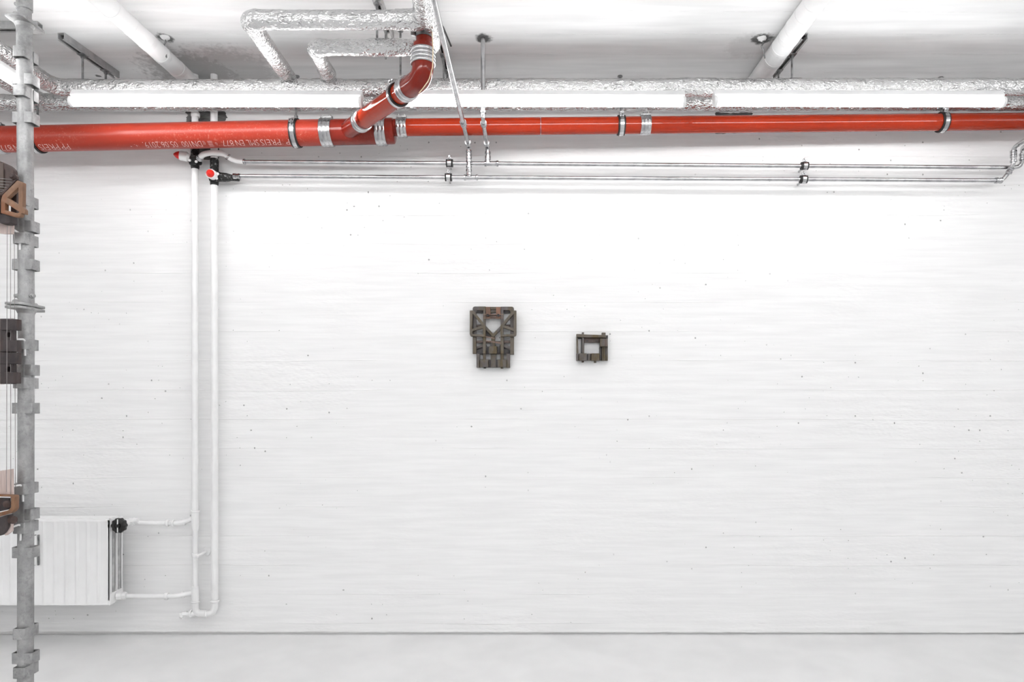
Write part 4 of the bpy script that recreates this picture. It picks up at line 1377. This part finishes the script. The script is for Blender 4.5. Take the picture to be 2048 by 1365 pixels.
def square_sculpture():
    mk = lambda D: wall_conv(1130, 650, 15.16, D)
    cv = mk(3.17)
    t = thing('wall_sculpture', P(1184, 726, DW), 'small square ceramic frame relief with an open middle on the wall', 'sculpture', 'brown ceramic reliefs on the long wall')
    pc = piece(t, mk, DW)
    k = dict(bevel=0.0012)
    pc('back_rail', rect(348, 895, 1300, 1085), 0.018, 0.004, 'dark_c', **k)
    pc('back_rail', rect(348, 330, 1300, 420), 0.018, 0.004, 'dark_c', **k)
    pc('top_beam', {'p': [(348, 278), (590, 288), (592, 380), (352, 374)], 'r': 10}, 0.040, 0.012, 'olive_c', **k)
    pc('top_beam', {'p': [(590, 292), (1248, 312), (1242, 392), (592, 384)], 'r': 10}, 0.037, 0.012, 'olive_c', **k)
    pc('corner_block', rect(1235, 318, 1302, 425), 0.026, 0.008, 'dark_c', **k)
    pc('peg', rect(520, 228, 576, 300), 0.028, 0.008, 'grey_c', **k)
    pc('peg', rect(1120, 236, 1232, 320), 0.026, 0.006, 'olive_c', **k)
    pc('post', {'p': [(348, 370), (394, 370), (412, 870), (350, 870)], 'r': 4}, 0.030, 0.010, 'olive_c', **k)
    pc('post', rect(518, 380, 584, 870), 0.032, 0.010, 'grey_c', **k)
    pc('back_post', {'p': [(496, 380), (522, 380), (522, 870), (486, 870)], 'r': 3}, 0.016, 0.004, 'dark_c', **k)
    pc('rust_plate', rect(592, 384, 1048, 544), 0.020, 0.004, 'rustb_c', **k)
    for x_, y_ in ((676, 482), (966, 490)):
        q = cv(x_, y_)
        MB().lathe([(0.0195, 0.0035), (0.0195, 0.0052), (0.0225, 0.005), (0.0225, 0.0028), (0.0205, 0.0028)], (q[0], DW, q[1]), (0, -1, 0), 14).build('rivet', 'dark_c', t)
    pc('side_slab', rect(1050, 400, 1116, 1086), 0.022, 0.004, 'dark_c', **k)
    pc('side_block', rect(1066, 420, 1300, 660), 0.044, 0.012, 'grey_c', rad=12, **k)
    pc('stain_strip', rect(1200, 430, 1262, 652), 0.0452, 0.03, 'rustb_c', rad=8, bevel=0.0006)
    for x0, x1, y_ in ((1126, 1168, 0.032), (1172, 1212, 0.034), (1218, 1252, 0.030), (1256, 1300, 0.028)):
        pc('fluted_post', rect(x0, 650, x1, 1088), y_, 0.008, 'olive_c' if x0 < 1200 else 'grey_c', rad=3, bevel=0.001)
    pc('base_block', rect(344, 864, 412, 1086), 0.032, 0.008, 'grey_c', **k)
    pc('base_block', rect(432, 866, 664, 1086), 0.042, 0.010, 'grey_c', rad=12, **k)
    pc('base_block', rect(800, 866, 1048, 1086), 0.042, 0.010, 'olive_c', rad=12, **k)
    pc('base_rail', rect(690, 872, 782, 1084), 0.024, 0.006, 'grey_c', **k)
    pc('peg', rect(514, 1070, 576, 1138), 0.028, 0.006, 'rustb_c', **k)
    pc('peg', rect(888, 1070, 952, 1152), 0.028, 0.006, 'olive_c', **k)
    return t


square_sculpture()


# ------------------------------------------------------------------ sculptures hung on the post (cut by the left picture edge)
def hung_conv(oy, k, D):
    def f(x_, y_):
        q = P(x_ / k, oy + y_ / k, D)
        return (q.x, q.z)
    return f


DH = 2.27
KH = 0.42


def hung_piece(par, mk, D):
    def f(name, outer, y0, y1, mat, holes=(), rad=6, hrad=6, bevel=0.0014):
        a_, b_ = D - y0 * KH, D - y1 * KH
        return plate(name, outer, holes, a_, b_, mat, par, mk((a_ + 2 * b_) / 3), bevel, rad, hrad)
    return f


# upper: triangle frame
mk = lambda D: hung_conv(310, 7.58, D)
cv = mk(DH - 0.008)
t = thing('hung_sculpture', P(0, 468, DH), 'brown ceramic with a triangular frame hung high on the post', 'sculpture', 'ceramic pieces hung on the scaffold post')
pc = hung_piece(t, mk, DH)
pc('rear_frame', {'p': [(-420, 110), (60, 118), (180, 172), (248, 240), (250, 620), (-420, 640)], 'r': [20, 30, 60, 60, 20, 20]}, 0.0, -0.05, 'choc_c', [{'p': [(62, 220), (120, 250), (130, 505), (62, 515)], 'r': 10}, {'p': [(-300, 220), (-60, 220), (-60, 515), (-300, 515)], 'r': 10}])
pc('tan_plate', rect(-420, 130, 60, 520), 0.006, -0.004, 'rustb_c')
pc('triangle_frame', {'p': [(300, 402), (382, 430), (378, 798), (412, 842), (410, 908), (362, 900), (340, 952), (262, 956), (50, 896), (52, 700), (74, 625)], 'r': [10, 10, 8, 12, 6, 8, 30, 20, 10, 10, 20]}, 0.075, 0.035, 'tan_c',
   [{'p': [(316, 508), (316, 772), (150, 664)], 'r': 6}, {'p': [(118, 744), (330, 880), (300, 898), (118, 850)], 'r': 6}])
pc('side_wall', {'p': [(40, 640), (290, 400), (330, 400), (100, 640)], 'r': 5}, 0.05, -0.02, 'choc_c')
pc('rear_post', rect(200, 480, 290, 900), 0.01, -0.03, 'choc_c')
pc('left_block', rect(-420, 610, 70, 920), 0.06, -0.03, 'choc_c')
pc('lower_lump', {'p': [(-420, 880), (236, 900), (228, 1050), (190, 1062), (60, 1060), (-60, 1000), (-420, 990)], 'r': [5, 20, 40, 20, 60, 60, 5]}, 0.03, -0.05, 'char_c')
pc('pale_board', {'p': [(-420, 1020), (218, 1040), (212, 1205), (100, 1205), (-420, 1150)], 'r': 4}, -0.052, -0.070, 'board')
q = cv(214, 342)
MB().lathe([(0, 0.010), (0.02, 0.010), (0.024, 0.006), (0.03, 0.006)], (q[0], DH, q[1]), (0.2, -1, 0), 14).build('knob', 'choc_c', t)
for i, yy in enumerate((355, 395, 440, 480, 520, 545, 570)):
    a_, b_ = cv(-420, yy - 30), cv(200 - i * 14, yy + 20)
    MB().tube([(a_[0], DH - 0.008, a_[1]), (b_[0], DH - 0.008, b_[1])], 0.0009, 6).build('wire', 'thread', t)
# middle: notched bar
mk = lambda D: hung_conv(630, 8.53, D)
cv = mk(DH - 0.008)
t = thing('hung_sculpture', P(0, 768, DH), 'dark notched ceramic bar hung at mid height on the post', 'sculpture', 'ceramic pieces hung on the scaffold post')
pc = hung_piece(t, mk, DH)
pc('pale_board', rect(-480, 78, 56, 1188), 0.01, -0.04, 'board')
pc('spine', rect(44, 72, 266, 1182), 0.012, -0.03, 'char_c', [[(190 + 36 * math.cos(a_ * 0.5236), 350 + 44 * math.sin(a_ * 0.5236)) for a_ in range(12)], [(190 + 40 * math.cos(a_ * 0.5236), 936 + 50 * math.sin(a_ * 0.5236)) for a_ in range(12)]], hrad=0)
for y_ in (350, 936):
    q = cv(186, y_)
    MB().box((q[0], DH + 0.001, q[1]), (0.002, 0.012, 0.020)).build('hole_pin', 'strut', t)
pc('hole_backing', rect(60, 280, 250, 1010), -0.022, -0.034, 'black')
for y0_, y1_, w_ in ((84, 270, 346), (440, 634, 344), (648, 844, 342), (986, 1174, 338)):
    pc('tooth', rect(58, y0_, w_, y1_), 0.030, -0.02, 'char_c', rad=8)
# lower: rust bracket on a board
mk = lambda D: hung_conv(920, 6.5, D)
cv = mk(DH - 0.008)
t = thing('hung_sculpture', P(0, 1072, DH), 'rust edged ceramic with a pale board hung low on the post', 'sculpture', 'ceramic pieces hung on the scaffold post')
pc = hung_piece(t, mk, DH)
pc('pale_board', {'p': [(-400, 205), (175, 118), (180, 470), (-400, 470)], 'r': 3}, -0.01, -0.03, 'board')
pc('rust_rim', {'p': [(-400, 440), (232, 455), (230, 640), (180, 690), (-400, 850)], 'r': [4, 26, 20, 30, 4]}, 0.050, 0.0, 'tan_c', [{'p': [(-360, 462), (182, 476), (182, 610), (150, 650), (-360, 780)], 'r': [4, 14, 12, 20, 4]}])
pc('inner_block', {'p': [(-400, 480), (150, 500), (150, 640), (-400, 760)], 'r': 8}, 0.022, -0.02, 'char_c')
q = cv(88, 575)
MB().lathe([(0.006, 0.012), (0.016, 0.012), (0.018, 0.008)], (q[0], DH, q[1]), (0.4, -1, 0), 14).build('knob', 'choc_c', t)
pc('lower_lump', {'p': [(-400, 870), (150, 705), (160, 860), (100, 960), (-400, 1110)], 'r': [4, 10, 30, 50, 4]}, 0.036, -0.03, 'char_c')
pc('pale_edge', {'p': [(60, 900), (172, 800), (166, 930), (90, 985)], 'r': 8}, 0.01, -0.02, 'board')
q = cv(150, 785)
MB().lathe([(0.0, 0.013), (0.012, 0.013), (0.014, 0.009)], (q[0] - 0.004, DH - 0.004, q[1]), (1, -0.3, 0), 14).build('side_knob', 'choc_c', t)

# threads
for i, (xa_, xb_, y0_, y1_) in enumerate(((14.5, 13.0, 452, 985), (21.0, 21.5, 452, 1010), (28.6, 31.0, 465, 1000))):
    o = MB().tube([P(xa_, y0_, DH - 0.035 + 0.03 * i), P(xb_, y1_, DH - 0.035 + 0.03 * i)], 0.0009, 6).build('thread', 'thread')
    tag(o, ('leftmost', 'middle', 'rightmost')[i] + ' of three thin grey threads hanging beside the post', 'thread', 'threads between the hung ceramics')


# white hooks set in the post brackets
def post_hook(pts, label, r=0.0034):
    o = MB().tube(bend([P(a_, b_, c_) for a_, b_, c_ in pts], 0.008), r, 10).build('wire_hook', 'plastic')
    tag(o, label, 'hook', 'white hooks in the post brackets')


DK = DP - 0.045
post_hook([(26, 679, DH + 0.02), (46, 679, DK + 0.008), (50, 682, DK + 0.016), (50, 712, DK + 0.016)], 'white bent hook beside the notched dark bar')
post_hook([(24, 974, DH + 0.03), (40, 971, DK + 0.006), (46, 974, DK + 0.016), (46, 1004, DK + 0.016)], 'white bent hook above the rust edged ceramic')
post_hook([(24, 1055, DH + 0.03), (38, 1050, DK + 0.006), (42, 1053, DK + 0.016), (41, 1082, DK + 0.016)], 'white bent hook below the rust edged ceramic')
post_hook([(24, 458, DH + 0.04), (34, 464, DK + 0.012), (40, 468, DK + 0.018), (40, 500, DK + 0.018)], 'white bent hook below the triangular frame ceramic')
